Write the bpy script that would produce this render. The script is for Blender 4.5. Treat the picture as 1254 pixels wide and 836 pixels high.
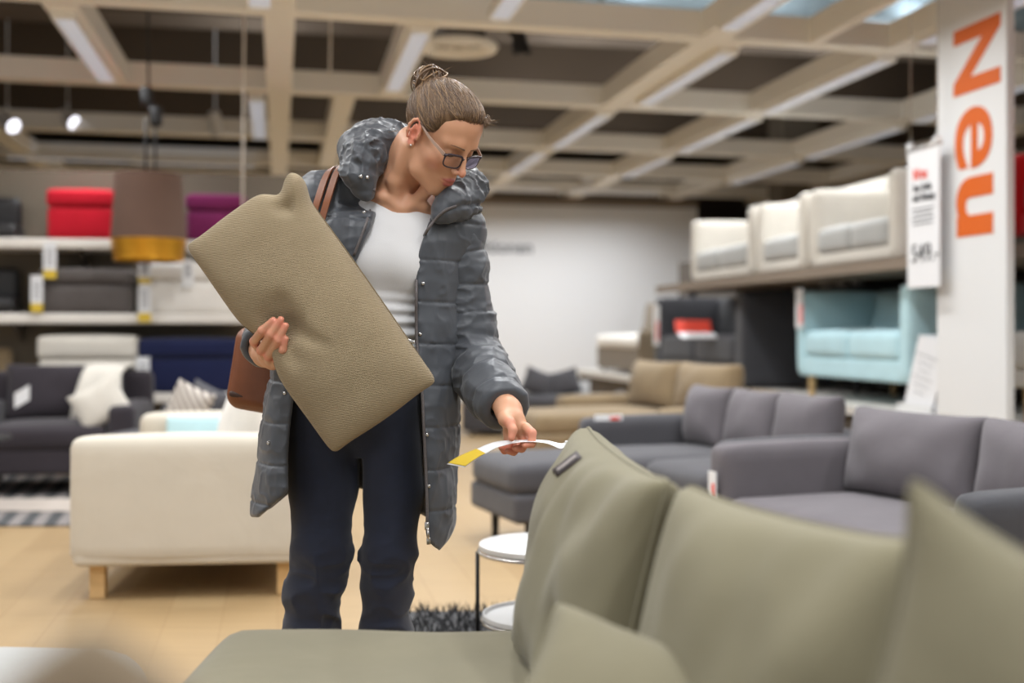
import bpy, bmesh, math, random
import numpy as np
from mathutils import Vector, Matrix, noise

for _o in list(bpy.data.objects):
    bpy.data.objects.remove(_o)
SC = bpy.context.scene
COL = SC.collection
random.seed(7)
RNG = np.random.default_rng(7)

# ------------------------------------------------------------------ camera, world, exposure
FPX, CX, HY, CAMZ = 1500.0, 627.0, 405.0, 1.0
cam_data = bpy.data.cameras.new('camera')
cam = bpy.data.objects.new('camera', cam_data)
COL.objects.link(cam)
cam.location = (0, 0, CAMZ)
cam.rotation_euler = (math.pi / 2, 0, 0)
cam_data.sensor_width = 36.0
cam_data.lens = FPX / 1254.0 * 36.0
cam_data.shift_y = -(418.0 - HY) / 1254.0
cam_data.clip_start = 0.05
cam_data.dof.use_dof = True
cam_data.dof.focus_distance = 2.66
cam_data.dof.aperture_fstop = 1.75
SC.camera = cam
SC.view_settings.view_transform = 'Standard'
SC.view_settings.look = 'None'
SC.view_settings.gamma = 1.0
SC.view_settings.use_curve_mapping = False
SC.view_settings.exposure = 0.0
SC.cycles.use_denoising = True
SC.cycles.max_bounces = 8
SC.cycles.sample_clamp_indirect = 10.0
SC.cycles.caustics_reflective = False
SC.cycles.caustics_refractive = False

world = bpy.data.worlds.new('world')
SC.world = world
world.use_nodes = True
world.node_tree.nodes['Background'].inputs[0].default_value = (0.96, 0.98, 1.0, 1)
world.node_tree.nodes['Background'].inputs[1].default_value = 0.5
LAMP_W = 36.0           # watts of one fluorescent ceiling fixture
LAMP_COL = (0.96, 0.985, 1.0)

# store axes: the shop grid is turned a little against the camera
PSI = math.atan(287.0 / FPX)
CP, SP = math.cos(PSI), math.sin(PSI)
def UV(v, u, z=0.0):
    """shop coordinates (v across, u along the aisle) to world"""
    return Vector((v * CP - u * SP, v * SP + u * CP, z))
def P(px, py, Y):
    """world point seen at photo position px, py at distance Y"""
    return Vector(((px - CX) / FPX * Y, Y, CAMZ + (HY - py) / FPX * Y))

# ------------------------------------------------------------------ materials
def lin(c):
    out = []
    for x in c[:3]:
        x = x / 255.0
        out.append(x / 12.92 if x <= 0.04045 else ((x + 0.055) / 1.055) ** 2.4)
    return (out[0], out[1], out[2], 1.0)

def mat(name, col, rough=0.8, metal=0.0, var=0.0, vscale=6.0, bump=0.0, bscale=300.0, sheen=0.0, spec=0.5, emit=None, estr=0.0, trans=0.0, alpha=1.0, wrinkle=0.0, wscale=9.0, ridge=0.0, rscale=12.0, rstretch=(1, 1, 1)):
    m = bpy.data.materials.new(name)
    m.use_nodes = True
    nt = m.node_tree
    b = nt.nodes['Principled BSDF']
    c = lin(col)
    b.inputs['Base Color'].default_value = c
    b.inputs['Roughness'].default_value = rough
    b.inputs['Metallic'].default_value = metal
    b.inputs['Specular IOR Level'].default_value = spec
    if sheen:
        b.inputs['Sheen Weight'].default_value = sheen
        b.inputs['Sheen Roughness'].default_value = 0.5
    if trans:
        b.inputs['Transmission Weight'].default_value = trans
    if alpha < 1:
        b.inputs['Alpha'].default_value = alpha
    if emit:
        b.inputs['Emission Color'].default_value = lin(emit)
        b.inputs['Emission Strength'].default_value = estr
    tc = None
    if var or bump or wrinkle or ridge:
        tc = nt.nodes.new('ShaderNodeTexCoord')
    if var:
        n = nt.nodes.new('ShaderNodeTexNoise')
        n.inputs['Scale'].default_value = vscale
        n.inputs['Detail'].default_value = 4
        nt.links.new(tc.outputs['Object'], n.inputs['Vector'])
        r = nt.nodes.new('ShaderNodeValToRGB')
        lo = [max(0, x * (1 - var)) for x in c[:3]] + [1]
        hi = [min(1, x * (1 + var)) for x in c[:3]] + [1]
        r.color_ramp.elements[0].position = 0.3
        r.color_ramp.elements[1].position = 0.7
        r.color_ramp.elements[0].color = lo
        r.color_ramp.elements[1].color = hi
        nt.links.new(n.outputs['Fac'], r.inputs['Fac'])
        nt.links.new(r.outputs['Color'], b.inputs['Base Color'])
    last = None
    if wrinkle:
        n = nt.nodes.new('ShaderNodeTexNoise')
        n.inputs['Scale'].default_value = wscale
        n.inputs['Detail'].default_value = 3
        n.inputs['Distortion'].default_value = 0.6
        nt.links.new(tc.outputs['Object'], n.inputs['Vector'])
        bp = nt.nodes.new('ShaderNodeBump')
        bp.inputs['Strength'].default_value = wrinkle
        bp.inputs['Distance'].default_value = 0.03
        nt.links.new(n.outputs['Fac'], bp.inputs['Height'])
        last = bp
    if ridge:
        mp = nt.nodes.new('ShaderNodeMapping')
        mp.inputs['Scale'].default_value = rstretch
        nt.links.new(tc.outputs['Object'], mp.inputs['Vector'])
        n = nt.nodes.new('ShaderNodeTexNoise')
        n.noise_type = 'RIDGED_MULTIFRACTAL'
        n.inputs['Scale'].default_value = rscale
        n.inputs['Detail'].default_value = 2
        n.inputs['Distortion'].default_value = 0.5
        nt.links.new(mp.outputs['Vector'], n.inputs['Vector'])
        bp = nt.nodes.new('ShaderNodeBump')
        bp.inputs['Strength'].default_value = ridge
        bp.inputs['Distance'].default_value = 0.006
        nt.links.new(n.outputs['Fac'], bp.inputs['Height'])
        if last:
            nt.links.new(last.outputs['Normal'], bp.inputs['Normal'])
        last = bp
    if bump:
        n = nt.nodes.new('ShaderNodeTexNoise')
        n.inputs['Scale'].default_value = bscale
        n.inputs['Detail'].default_value = 2
        nt.links.new(tc.outputs['Object'], n.inputs['Vector'])
        bp = nt.nodes.new('ShaderNodeBump')
        bp.inputs['Strength'].default_value = bump
        bp.inputs['Distance'].default_value = 0.002
        nt.links.new(n.outputs['Fac'], bp.inputs['Height'])
        if last:
            nt.links.new(last.outputs['Normal'], bp.inputs['Normal'])
        last = bp
    if last:
        nt.links.new(last.outputs['Normal'], b.inputs['Normal'])
    return m

def fabric(name, col, var=0.08, sheen=0.15, bump=0.25, bscale=500, wrinkle=0.12, wscale=8):
    return mat(name, col, rough=0.9, var=var, bump=bump, bscale=bscale, sheen=sheen, spec=0.2, wrinkle=wrinkle, wscale=wscale)

M = {}
M['white_wall'] = mat('white_wall', (232, 233, 236), 0.8)
M['taupe_wall'] = mat('taupe_wall', (112, 103, 90), 0.9, var=0.05, vscale=1.5)
M['ceiling_dark'] = mat('ceiling_dark', (124, 112, 96), 0.95, var=0.18, vscale=1.2)
M['outer_wall'] = mat('outer_wall', (92, 80, 68), 0.95, var=0.1, vscale=0.7)
M['grid_cream'] = mat('grid_cream', (244, 241, 234), 0.6)
M['shelf_white'] = mat('shelf_white', (226, 220, 212), 0.5)
M['platform'] = mat('platform', (205, 201, 195), 0.6)
M['rack_dark'] = mat('rack_dark', (92, 84, 76), 0.8)
M['rack_brown'] = mat('rack_brown', (132, 118, 104), 0.7)
M['black'] = mat('black', (24, 22, 24), 0.5)
M['black_metal'] = mat('black_metal', (30, 30, 32), 0.35, metal=0.4)
M['chrome'] = mat('chrome', (200, 198, 195), 0.25, metal=1.0)
M['white_plastic'] = mat('white_plastic', (222, 222, 222), 0.45)
M['paper'] = mat('paper', (226, 226, 228), 0.6)
M['yellow'] = mat('yellow', (212, 180, 52), 0.5)
M['orange'] = mat('orange', (208, 94, 12), 0.6)
M['red_print'] = mat('red_print', (226, 72, 52), 0.6)
M['grey_print'] = mat('grey_print', (96, 98, 104), 0.6)
M['dark_print'] = mat('dark_print', (40, 42, 48), 0.6)
M['diffuser'] = mat('diffuser', (235, 238, 245), 0.5, emit=(225, 235, 255), estr=0.75)
M['oak'] = mat('oak', (206, 172, 122), 0.5, var=0.12, vscale=12)
M['gold'] = mat('gold', (222, 160, 50), 0.3, metal=0.8)
M['f_khaki'] = fabric('f_khaki', (120, 114, 93), var=0.05, bump=0.35, wrinkle=0.10, wscale=7)
M['f_khaki2'] = fabric('f_khaki2', (116, 110, 90), var=0.05, bump=0.35, wrinkle=0.2, wscale=5)
M['f_grey'] = fabric('f_grey', (98, 93, 97), var=0.05)
M['f_greyd'] = fabric('f_greyd', (76, 75, 79), var=0.05)
M['f_charcoal'] = fabric('f_charcoal', (66, 66, 70), var=0.05)
M['f_dark'] = fabric('f_dark', (52, 47, 52), var=0.08)
M['f_beige'] = fabric('f_beige', (140, 122, 96), var=0.08)
M['f_cream'] = fabric('f_cream', (198, 190, 176), var=0.03, wrinkle=0.15, wscale=5)
M['f_white'] = fabric('f_white', (232, 228, 222), var=0.03)
M['f_offwhite'] = fabric('f_offwhite', (206, 200, 190), var=0.03)
M['f_blue'] = fabric('f_blue', (186, 219, 227), var=0.05)
M['f_red'] = fabric('f_red', (186, 20, 40), var=0.06)
M['f_red2'] = fabric('f_red2', (190, 22, 26), var=0.06)
M['f_purple'] = fabric('f_purple', (116, 34, 84), var=0.06)
M['f_navy'] = fabric('f_navy', (26, 32, 66), var=0.06)
M['f_graybox'] = fabric('f_graybox', (92, 86, 84), var=0.06, wrinkle=0.5, wscale=9)
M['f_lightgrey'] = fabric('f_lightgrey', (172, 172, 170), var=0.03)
M['f_brown'] = fabric('f_brown', (112, 98, 80), var=0.05)
M['shade_brown'] = mat('shade_brown', (96, 72, 60), 0.85, var=0.05)

# floor planks
def floor_mat():
    m = bpy.data.materials.new('oak_floor')
    m.use_nodes = True
    nt = m.node_tree
    b = nt.nodes['Principled BSDF']
    tc = nt.nodes.new('ShaderNodeTexCoord')
    mp = nt.nodes.new('ShaderNodeMapping')
    mp.inputs['Rotation'].default_value = (0, 0, -PSI + math.pi / 2)
    nt.links.new(tc.outputs['Object'], mp.inputs['Vector'])
    br = nt.nodes.new('ShaderNodeTexBrick')
    br.inputs['Color1'].default_value = lin((176, 149, 110))
    br.inputs['Color2'].default_value = lin((168, 140, 101))
    br.inputs['Mortar'].default_value = lin((158, 129, 92))
    br.inputs['Scale'].default_value = 1.0
    br.inputs['Mortar Size'].default_value = 0.002
    br.inputs['Brick Width'].default_value = 1.3
    br.inputs['Row Height'].default_value = 0.19
    nt.links.new(mp.outputs['Vector'], br.inputs['Vector'])
    ns = nt.nodes.new('ShaderNodeTexNoise')
    mp2 = nt.nodes.new('ShaderNodeMapping')
    mp2.inputs['Rotation'].default_value = (0, 0, -PSI + math.pi / 2)
    mp2.inputs['Scale'].default_value = (1.5, 22, 1)
    nt.links.new(tc.outputs['Object'], mp2.inputs['Vector'])
    nt.links.new(mp2.outputs['Vector'], ns.inputs['Vector'])
    ns.inputs['Scale'].default_value = 1.4
    ns.inputs['Detail'].default_value = 5
    mx = nt.nodes.new('ShaderNodeMix')
    mx.data_type = 'RGBA'
    mx.blend_type = 'MULTIPLY'
    mx.inputs[0].default_value = 0.25
    nt.links.new(br.outputs['Color'], mx.inputs[6])
    nt.links.new(ns.outputs['Fac'], mx.inputs[7])
    nt.links.new(mx.outputs[2], b.inputs['Base Color'])
    b.inputs['Roughness'].default_value = 0.45
    return m
M['floor'] = floor_mat()

# ------------------------------------------------------------------ object helpers
def tag(o, label=None, cat=None, group=None, kind=None):
    if label: o['label'] = label
    if cat: o['category'] = cat
    if group: o['group'] = group
    if kind: o['kind'] = kind
    return o

def thing(name, label, cat, loc=(0, 0, 0), rz=0.0, group=None):
    o = bpy.data.objects.new(name, None)
    COL.objects.link(o)
    o.location = loc
    o.rotation_euler = (0, 0, rz)
    o.empty_display_size = 0.1
    return tag(o, label, cat, group)

def local_of(parent):
    """world -> parent's own space (parents here only move and turn about z)"""
    m = Matrix.Identity(4)
    chain = []
    p = parent
    while p is not None:
        chain.append(p)
        p = p.parent
    for p in reversed(chain):
        m = m @ (Matrix.Translation(p.location) @ p.rotation_euler.to_matrix().to_4x4())
    return m.inverted()

def ob(name, vf, material=None, parent=None, smooth=True, world=False, auto=None):
    V, F = vf[0], vf[1]
    me = bpy.data.meshes.new(name)
    V = np.asarray(V, dtype=float)
    if world and parent is not None:
        m = np.array(local_of(parent))
        V = V @ m[:3, :3].T + m[:3, 3]
    me.from_pydata(V.tolist(), [], F if isinstance(F, list) else F.tolist())
    me.update()
    if material is not None:
        for mm in (material if isinstance(material, (list, tuple)) else [material]):
            me.materials.append(mm)
    if smooth:
        me.polygons.foreach_set('use_smooth', [True] * len(me.polygons))
        if auto:
            try:
                me.set_sharp_from_angle(angle=math.radians(auto))
            except Exception:
                pass
    if len(vf) > 2 and vf[2] is not None:
        me.polygons.foreach_set('material_index', list(vf[2]))
    o = bpy.data.objects.new(name, me)
    COL.objects.link(o)
    if parent is not None:
        o.parent = parent
    return o

def xf(vf, loc=(0, 0, 0), rot=None, rz=0.0):
    """move and turn a (V,F) shape"""
    V = np.asarray(vf[0], dtype=float)
    if rot is not None:
        R = np.array(rot.to_3x3() if hasattr(rot, 'to_3x3') else rot)
        V = V @ R.T
    if rz:
        c, s = math.cos(rz), math.sin(rz)
        V = V @ np.array([[c, -s, 0], [s, c, 0], [0, 0, 1]]).T
    return (V + np.asarray(loc, dtype=float), vf[1]) + tuple(vf[2:])

def join(*vfs):
    Vs, Fs, k = [], [], 0
    mi = []
    for vf in vfs:
        V = np.asarray(vf[0], dtype=float)
        Vs.append(V)
        F = vf[1] if isinstance(vf[1], list) else vf[1].tolist()
        Fs += [[i + k for i in f] for f in F]
        mi += list(vf[2]) if len(vf) > 2 and vf[2] is not None else [0] * len(F)
        k += len(V)
    return np.vstack(Vs), Fs, mi

def EUL(x=0, y=0, z=0):
    from mathutils import Euler
    return Euler((math.radians(x), math.radians(y), math.radians(z))).to_matrix()

# ------------------------------------------------------------------ shapes
_BX = {}
def cube_grid(n):
    if n in _BX:
        return _BX[n]
    bm = bmesh.new()
    bmesh.ops.create_cube(bm, size=2.0)
    if n > 1:
        bmesh.ops.subdivide_edges(bm, edges=bm.edges[:], cuts=n - 1, use_grid_fill=True)
    V = np.array([v.co[:] for v in bm.verts])
    F = [[v.index for v in f.verts] for f in bm.faces]
    bm.free()
    _BX[n] = (V, F)
    return _BX[n]

def rbox(sx, sy, sz, r=0.03, n=10, puff=(0, 0, 0), wob=0.0, seed=0.0, wfreq=3.0):
    """rounded, optionally puffed box of full sizes sx, sy, sz round the origin"""
    V, F = cube_grid(n)
    h = np.array([sx, sy, sz]) / 2.0
    r = min(r, h.min() * 0.999)
    t = np.sign(V) * (1 - (1 - np.abs(V)) ** 1.7)
    p = t * h
    inner = np.clip(p, -(h - r), h - r)
    d = p - inner
    # corner cube directions -> sphere
    L = np.linalg.norm(d, axis=1)
    k = np.where(L > 1e-9, r / np.maximum(L, 1e-9), 0)
    on = np.max(np.abs(d), axis=1, keepdims=True) / r
    q = inner + d * k[:, None]
    q = np.where(L[:, None] > 1e-9, q, p)
    w = 1 - t ** 2
    for ax in range(3):
        o1, o2 = (ax + 1) % 3, (ax + 2) % 3
        q[:, ax] += t[:, ax] * puff[ax] * w[:, o1] * w[:, o2]
    if wob:
        for i in range(len(q)):
            nv = noise.noise_vector(Vector(q[i] * wfreq) + Vector((seed, seed * 2, 1)))
            q[i] += np.array(nv) * wob
    return q, F

def box(sx, sy, sz, loc=(0, 0, 0)):
    V, F = cube_grid(1)
    return V * (np.array([sx, sy, sz]) / 2.0) + np.asarray(loc, dtype=float), F

def bevbox(sx, sy, sz, b=0.004, loc=(0, 0, 0)):
    bm = bmesh.new()
    bmesh.ops.create_cube(bm, size=1.0)
    for v in bm.verts:
        v.co = Vector((v.co.x * sx, v.co.y * sy, v.co.z * sz)) + Vector(loc)
    bmesh.ops.bevel(bm, geom=bm.edges[:], offset=b, segments=2, affect='EDGES', profile=0.5)
    V = np.array([v.co[:] for v in bm.verts])
    bm.verts.index_update()
    F = [[v.index for v in f.verts] for f in bm.faces]
    bm.free()
    return V, F

def cushion(w, h, t, n=26, pinch=0.07, seed=0.0, wr=0.012, wf=5.0, ex=0.42, dents=(), ears=0.0, rnd=0.0):
    """pillow: width along x, height along z, thickness along y"""
    s = np.linspace(-1, 1, n + 1)
    s = np.sign(s) * (1 - (1 - np.abs(s)) ** 1.35)
    U, W = np.meshgrid(s, s, indexing='ij')
    E_ = 1 + ears * (U ** 6) * (W ** 6) - rnd * (U ** 18) * (W ** 18)
    X = U * w / 2 * (1 - pinch * (1 - W ** 2)) * E_
    Z = W * h / 2 * (1 - pinch * (1 - U ** 2)) * E_
    T = t / 2 * ((1 - U ** 4) * (1 - W ** 4)) ** ex * (0.75 + 0.25 * (1 - U ** 2) * (1 - W ** 2))
    verts, faces = [], []
    idx = -np.ones((2, n + 1, n + 1), dtype=int)
    for side in (0, 1):
        sg = -1 if side == 0 else 1
        for i in range(n + 1):
            for j in range(n + 1):
                edge = i in (0, n) or j in (0, n)
                if side == 1 and edge:
                    idx[1, i, j] = idx[0, i, j]
                    continue
                x, z = X[i, j], Z[i, j]
                y = sg * T[i, j]
                e = (1 - U[i, j] ** 8) * (1 - W[i, j] ** 8)
                nv = noise.noise(Vector((x * wf + seed, z * wf + seed * 1.7, sg * 3.1 + seed)))
                n2 = noise.noise(Vector((x * wf * 2.6 + seed, z * wf * 1.3 - seed, sg * 7.7)))
                y += sg * (nv * wr + n2 * wr * 0.5) * e
                for (dx, dz, dr, dd, sd) in dents:
                    if sd == sg:
                        y -= sg * dd * math.exp(-((x - dx) ** 2 + (z - dz) ** 2) / (dr * dr))
                idx[side, i, j] = len(verts)
                verts.append((x, y, z))
    for side in (0, 1):
        for i in range(n):
            for j in range(n):
                q = [idx[side, i, j], idx[side, i + 1, j], idx[side, i + 1, j + 1], idx[side, i, j + 1]]
                faces.append(q if side == 0 else q[::-1])
    return np.array(verts), faces

def frames(pts):
    pts = [Vector(p) for p in pts]
    n = len(pts)
    T = []
    for i in range(n):
        a = pts[max(i - 1, 0)]
        b = pts[min(i + 1, n - 1)]
        d = (b - a)
        T.append(d.normalized() if d.length > 1e-9 else Vector((0, 0, 1)))
    ref = Vector((0, 0, 1)) if abs(T[0].z) < 0.9 else Vector((1, 0, 0))
    N = [(ref - T[0] * ref.dot(T[0])).normalized()]
    for i in range(1, n):
        v = N[-1] - T[i] * N[-1].dot(T[i])
        N.append(v.normalized() if v.length > 1e-6 else N[-1])
    B = [T[i].cross(N[i]) for i in range(n)]
    return pts, T, N, B

def tube(pts, r, seg=8, cap=True, flat=1.0):
    pts, T, N, B = frames(pts)
    n = len(pts)
    V, F = [], []
    for i in range(n):
        ri = r[i] if isinstance(r, (list, tuple, np.ndarray)) else r
        for k in range(seg):
            a = 2 * math.pi * k / seg
            V.append(pts[i] + N[i] * (math.cos(a) * ri) + B[i] * (math.sin(a) * ri * flat))
    for i in range(n - 1):
        for k in range(seg):
            a, b = i * seg + k, i * seg + (k + 1) % seg
            F.append([a, b, b + seg, a + seg])
    if cap:
        F.append([k for k in range(seg)][::-1])
        F.append([(n - 1) * seg + k for k in range(seg)])
    return np.array([v[:] for v in V]), F

def lathe(prof, seg=32, cap=True):
    V, F = [], []
    for (r, z) in prof:
        for k in range(seg):
            a = 2 * math.pi * k / seg
            V.append((r * math.cos(a), r * math.sin(a), z))
    for i in range(len(prof) - 1):
        for k in range(seg):
            a, b = i * seg + k, i * seg + (k + 1) % seg
            F.append([a, b, b + seg, a + seg])
    if cap:
        F.append([k for k in range(seg)][::-1])
        F.append([(len(prof) - 1) * seg + k for k in range(seg)])
    return np.array(V), F

def loft(rings, closed=True, cap=False):
    n, m = len(rings), len(rings[0])
    V = [tuple(p) for r in rings for p in r]
    F = []
    for i in range(n - 1):
        for k in range(m if closed else m - 1):
            a, b = i * m + k, i * m + (k + 1) % m
            F.append([a, b, b + m, a + m])
    if cap and closed:
        F.append(list(range(m))[::-1])
        F.append([(n - 1) * m + k for k in range(m)])
    return np.array(V, dtype=float), F

def spline(pts, n):
    """smooth Catmull-Rom through the points (any dimension)"""
    p = np.asarray(pts, dtype=float)
    p = np.vstack([2 * p[0] - p[1], p, 2 * p[-1] - p[-2]])
    out = []
    m = len(p) - 3
    for t in np.linspace(0, m - 1e-6, n):
        i = int(t)
        f = t - i
        a, b, c, d = p[i], p[i + 1], p[i + 2], p[i + 3]
        out.append(0.5 * (2 * b + (c - a) * f + (2 * a - 5 * b + 4 * c - d) * f * f + (3 * b - a - 3 * c + d) * f ** 3))
    return np.array(out)

def text_mesh(body, size, material, parent, origin, xdir, ydir, name='lettering', depth=0.002, bold=0.0):
    """flat raised lettering laid out from origin along xdir / ydir"""
    cu = bpy.data.curves.new(name, 'FONT')
    cu.body = body
    cu.size = size
    cu.extrude = depth
    cu.offset = bold
    o = bpy.data.objects.new(name, cu)
    COL.objects.link(o)
    dg = bpy.context.evaluated_depsgraph_get()
    me = bpy.data.meshes.new_from_object(o.evaluated_get(dg))
    bpy.data.objects.remove(o)
    X = Vector(xdir).normalized()
    Yv = Vector(ydir).normalized()
    Z = X.cross(Yv)
    V = [tuple(Vector(origin) + X * v.co.x + Yv * v.co.y + Z * v.co.z) for v in me.vertices]
    F = [list(p.vertices) for p in me.polygons]
    bpy.data.meshes.remove(me)
    return ob(name, (V, F), material, parent, smooth=False, world=True)

# ------------------------------------------------------------------ signed distance sculpting
def smin(a, b, k):
    h = np.maximum(k - np.abs(a - b), 0) / k
    return np.minimum(a, b) - h * h * k * 0.25
def smax(a, b, k):
    return -smin(-a, -b, k)
def d_sphere(p, c, r):
    return np.linalg.norm(p - np.float32(c), axis=1) - r
def d_ell(p, c, rad, R=None):
    q = p - np.float32(c)
    if R is not None:
        q = q @ np.asarray(R, dtype=np.float32)      # columns of R = local axes
    rad = np.float32(rad)
    k0 = np.linalg.norm(q / rad, axis=1)
    k1 = np.linalg.norm(q / (rad * rad), axis=1)
    return k0 * (k0 - 1) / np.maximum(k1, 1e-6)
def d_cone(p, a, b, r1, r2):
    a = np.float32(a); b = np.float32(b)
    ba = b - a
    t = np.clip(((p - a) @ ba) / max(float(ba @ ba), 1e-12), 0, 1)
    return np.linalg.norm(p - a - t[:, None] * ba, axis=1) - (r1 + (r2 - r1) * t)
def d_chain(p, pts, rs, k=0.01):
    d = None
    for i in range(len(pts) - 1):
        e = d_cone(p, pts[i], pts[i + 1], rs[i], rs[i + 1])
        d = e if d is None else smin(d, e, k)
    return d
def d_rbox(p, c, h, r, R=None):
    q = p - np.float32(c)
    if R is not None:
        q = q @ np.asarray(R, dtype=np.float32)
    q = np.abs(q) - (np.float32(h) - r)
    return np.linalg.norm(np.maximum(q, 0), axis=1) + np.minimum(np.max(q, axis=1), 0) - r

def sculpt(f, lo, hi, h, coarse=4):
    """zero surface of the distance function f as a quad mesh (surface nets, refined near the surface only)"""
    lo = np.array(lo, dtype=float); hi = np.array(hi, dtype=float)
    H = h * coarse
    nc = np.ceil((hi - lo) / H).astype(int)
    cen = [lo[a] + (np.arange(nc[a]) + 0.5) * H for a in range(3)]
    g = np.stack(np.meshgrid(*cen, indexing='ij'), -1).reshape(-1, 3).astype(np.float32)
    dc = np.concatenate([f(g[i:i + 400000]) for i in range(0, len(g), 400000)]).reshape(nc)
    n = nc * coarse + 1
    D = np.full(n, 1.0, dtype=np.float32)
    big = np.repeat(np.repeat(np.repeat(dc, coarse, 0), coarse, 1), coarse, 2)
    D[:-1, :-1, :-1] = big
    D[-1] = 1; D[:, -1] = 1; D[:, :, -1] = 1
    near = np.abs(dc) < H * 2.2
    nb = np.repeat(np.repeat(np.repeat(near, coarse, 0), coarse, 1), coarse, 2)
    mask = np.zeros(n, dtype=bool)
    mask[:-1, :-1, :-1] = nb
    ii = np.argwhere(mask)
    for s in range(0, len(ii), 400000):
        q = ii[s:s + 400000]
        D[q[:, 0], q[:, 1], q[:, 2]] = f((lo + q * h).astype(np.float32))
    for a in range(3):
        sl = [slice(None)] * 3
        for e in (0, -1):
            sl[a] = e
            D[tuple(sl)] = np.maximum(D[tuple(sl)], 1e-3)
    S = D < 0
    cnt = np.zeros(n - 1, dtype=np.int8)
    for a in (0, 1):
        for b in (0, 1):
            for c in (0, 1):
                cnt += S[a:n[0] - 1 + a, b:n[1] - 1 + b, c:n[2] - 1 + c]
    act = np.argwhere((cnt > 0) & (cnt < 8))
    idx = -np.ones(n - 1, dtype=np.int32)
    idx[act[:, 0], act[:, 1], act[:, 2]] = np.arange(len(act))
    acc = np.zeros((len(act), 3)); num = np.zeros(len(act))
    cor = [(a, b, c) for a in (0, 1) for b in (0, 1) for c in (0, 1)]
    for p in cor:
        for ax in range(3):
            if p[ax] == 1: continue
            q = list(p); q[ax] = 1
            d0 = D[act[:, 0] + p[0], act[:, 1] + p[1], act[:, 2] + p[2]]
            d1 = D[act[:, 0] + q[0], act[:, 1] + q[1], act[:, 2] + q[2]]
            cr = (d0 < 0) != (d1 < 0)
            t = np.where(cr, d0 / np.where(np.abs(d0 - d1) < 1e-12, 1, d0 - d1), 0)
            pt = np.tile(np.array(p, dtype=float), (len(act), 1))
            pt[:, ax] = t
            acc += pt * cr[:, None]
            num += cr
    V = lo + (act + acc / np.maximum(num, 1)[:, None]) * h
    F = []
    for ax in range(3):
        b, c = [(1, 2), (2, 0), (0, 1)][ax]
        sl0 = [slice(0, n[k] - 1) for k in range(3)]
        s0 = S[tuple(sl0)]
        sl1 = list(sl0); sl1[ax] = slice(1, n[ax])
        s1 = S[tuple(sl1)]
        e = np.argwhere(s0 != s1)
        e = e[(e[:, b] > 0) & (e[:, c] > 0)]
        eb = np.zeros(3, int); eb[b] = 1
        ec = np.zeros(3, int); ec[c] = 1
        def I(q): return idx[q[:, 0], q[:, 1], q[:, 2]]
        q = np.stack([I(e), I(e - eb), I(e - eb - ec), I(e - ec)], 1)
        ins = s0[e[:, 0], e[:, 1], e[:, 2]]
        q = np.where(ins[:, None], q, q[:, ::-1])
        F.append(q)
    F = np.vstack(F)
    F = F[(F >= 0).all(1)]
    return V, F

def relax(V, F, it=2, lam=0.5):
    F = np.asarray(F)
    for _ in range(it):
        acc = np.zeros_like(V); num = np.zeros(len(V))
        for k in range(4):
            a, b = F[:, k], F[:, (k + 1) % 4]
            np.add.at(acc, a, V[b]); np.add.at(num, a, 1)
            np.add.at(acc, b, V[a]); np.add.at(num, b, 1)
        V = V + lam * (acc / np.maximum(num, 1)[:, None] - V)
    return V
# ------------------------------------------------------------------ the shop: floor, walls, ceiling
def quad_uv(v0, v1, u0, u1, z0, z1):
    """solid block in shop coordinates"""
    c = UV((v0 + v1) / 2, (u0 + u1) / 2, (z0 + z1) / 2)
    return xf(box(abs(v1 - v0), abs(u1 - u0), abs(z1 - z0)), c, rz=PSI)

def struct(name, vf, m, smooth=False):
    return tag(ob(name, vf, m, smooth=smooth), kind='structure')

struct('floor', quad_uv(-8, 9, -3, 22, -0.1, 0.0), M['floor'])
struct('ceiling', quad_uv(-8, 9, -3, 22, 4.3, 4.4), M['ceiling_dark'])
struct('wall_rear', quad_uv(-8, 9, 21.8, 22, 0, 4.3), M['outer_wall'])
struct('wall_left', quad_uv(-8.2, -8, 7.5, 22, 0, 4.3), M['taupe_wall'])
struct('wall_right', quad_uv(9, 9.2, 6, 22, 0, 4.3), M['outer_wall'])
struct('wall_back', quad_uv(-3.2, 6.0, 17.0, 17.15, 0, 2.78), M['white_wall'])
struct('trim_1', quad_uv(-3.2, 6.0, 16.98, 17.15, 2.78, 2.9), M['rack_brown'])
struct('wall_shelving', quad_uv(-7.9, 0.45, 9.32, 9.42, 0, 2.16), M['taupe_wall'])
struct('column', quad_uv(6.55, 7.05, 15.2, 15.7, 0, 4.3), M['taupe_wall'])
text_mesh('Konditionen', 0.25, M['grey_print'], bpy.data.objects['wall_back'],
          UV(2.3, 16.995, 2.10), UV(1, 0), (0, 0, 1), name='wall_lettering', bold=0.004)

# dark concrete downstands and ducts over the open grid
for i, (u0, w_, h_) in enumerate([(8.5, 0.5, 0.45), (11.2, 0.5, 0.5), (13.8, 0.5, 0.5), (16.4, 0.5, 0.5)]):
    struct('beam_%d' % (i + 1), quad_uv(-8, 9, u0, u0 + w_, 4.3 - h_, 4.3), M['outer_wall'])
vd = thing('ventilation_duct', 'large galvanised ventilation duct above the ceiling grid', 'duct', UV(3.6, 9.75, 3.95), PSI)
M['duct'] = mat('duct', (150, 170, 182), 0.4, metal=0.7)
ob('duct_body', xf(lathe([(0.3, -3.4), (0.3, 3.4)], 28), rot=EUL(0, 90, 0)), M['duct'], vd, auto=40)
for k in range(7):
    ob('duct_collar', xf(lathe([(0.3, -0.02), (0.32, -0.02), (0.32, 0.02), (0.3, 0.02)], 28, cap=False), (-3 + k, 0, 0), rot=EUL(0, 90, 0)), M['duct'], vd)

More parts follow.
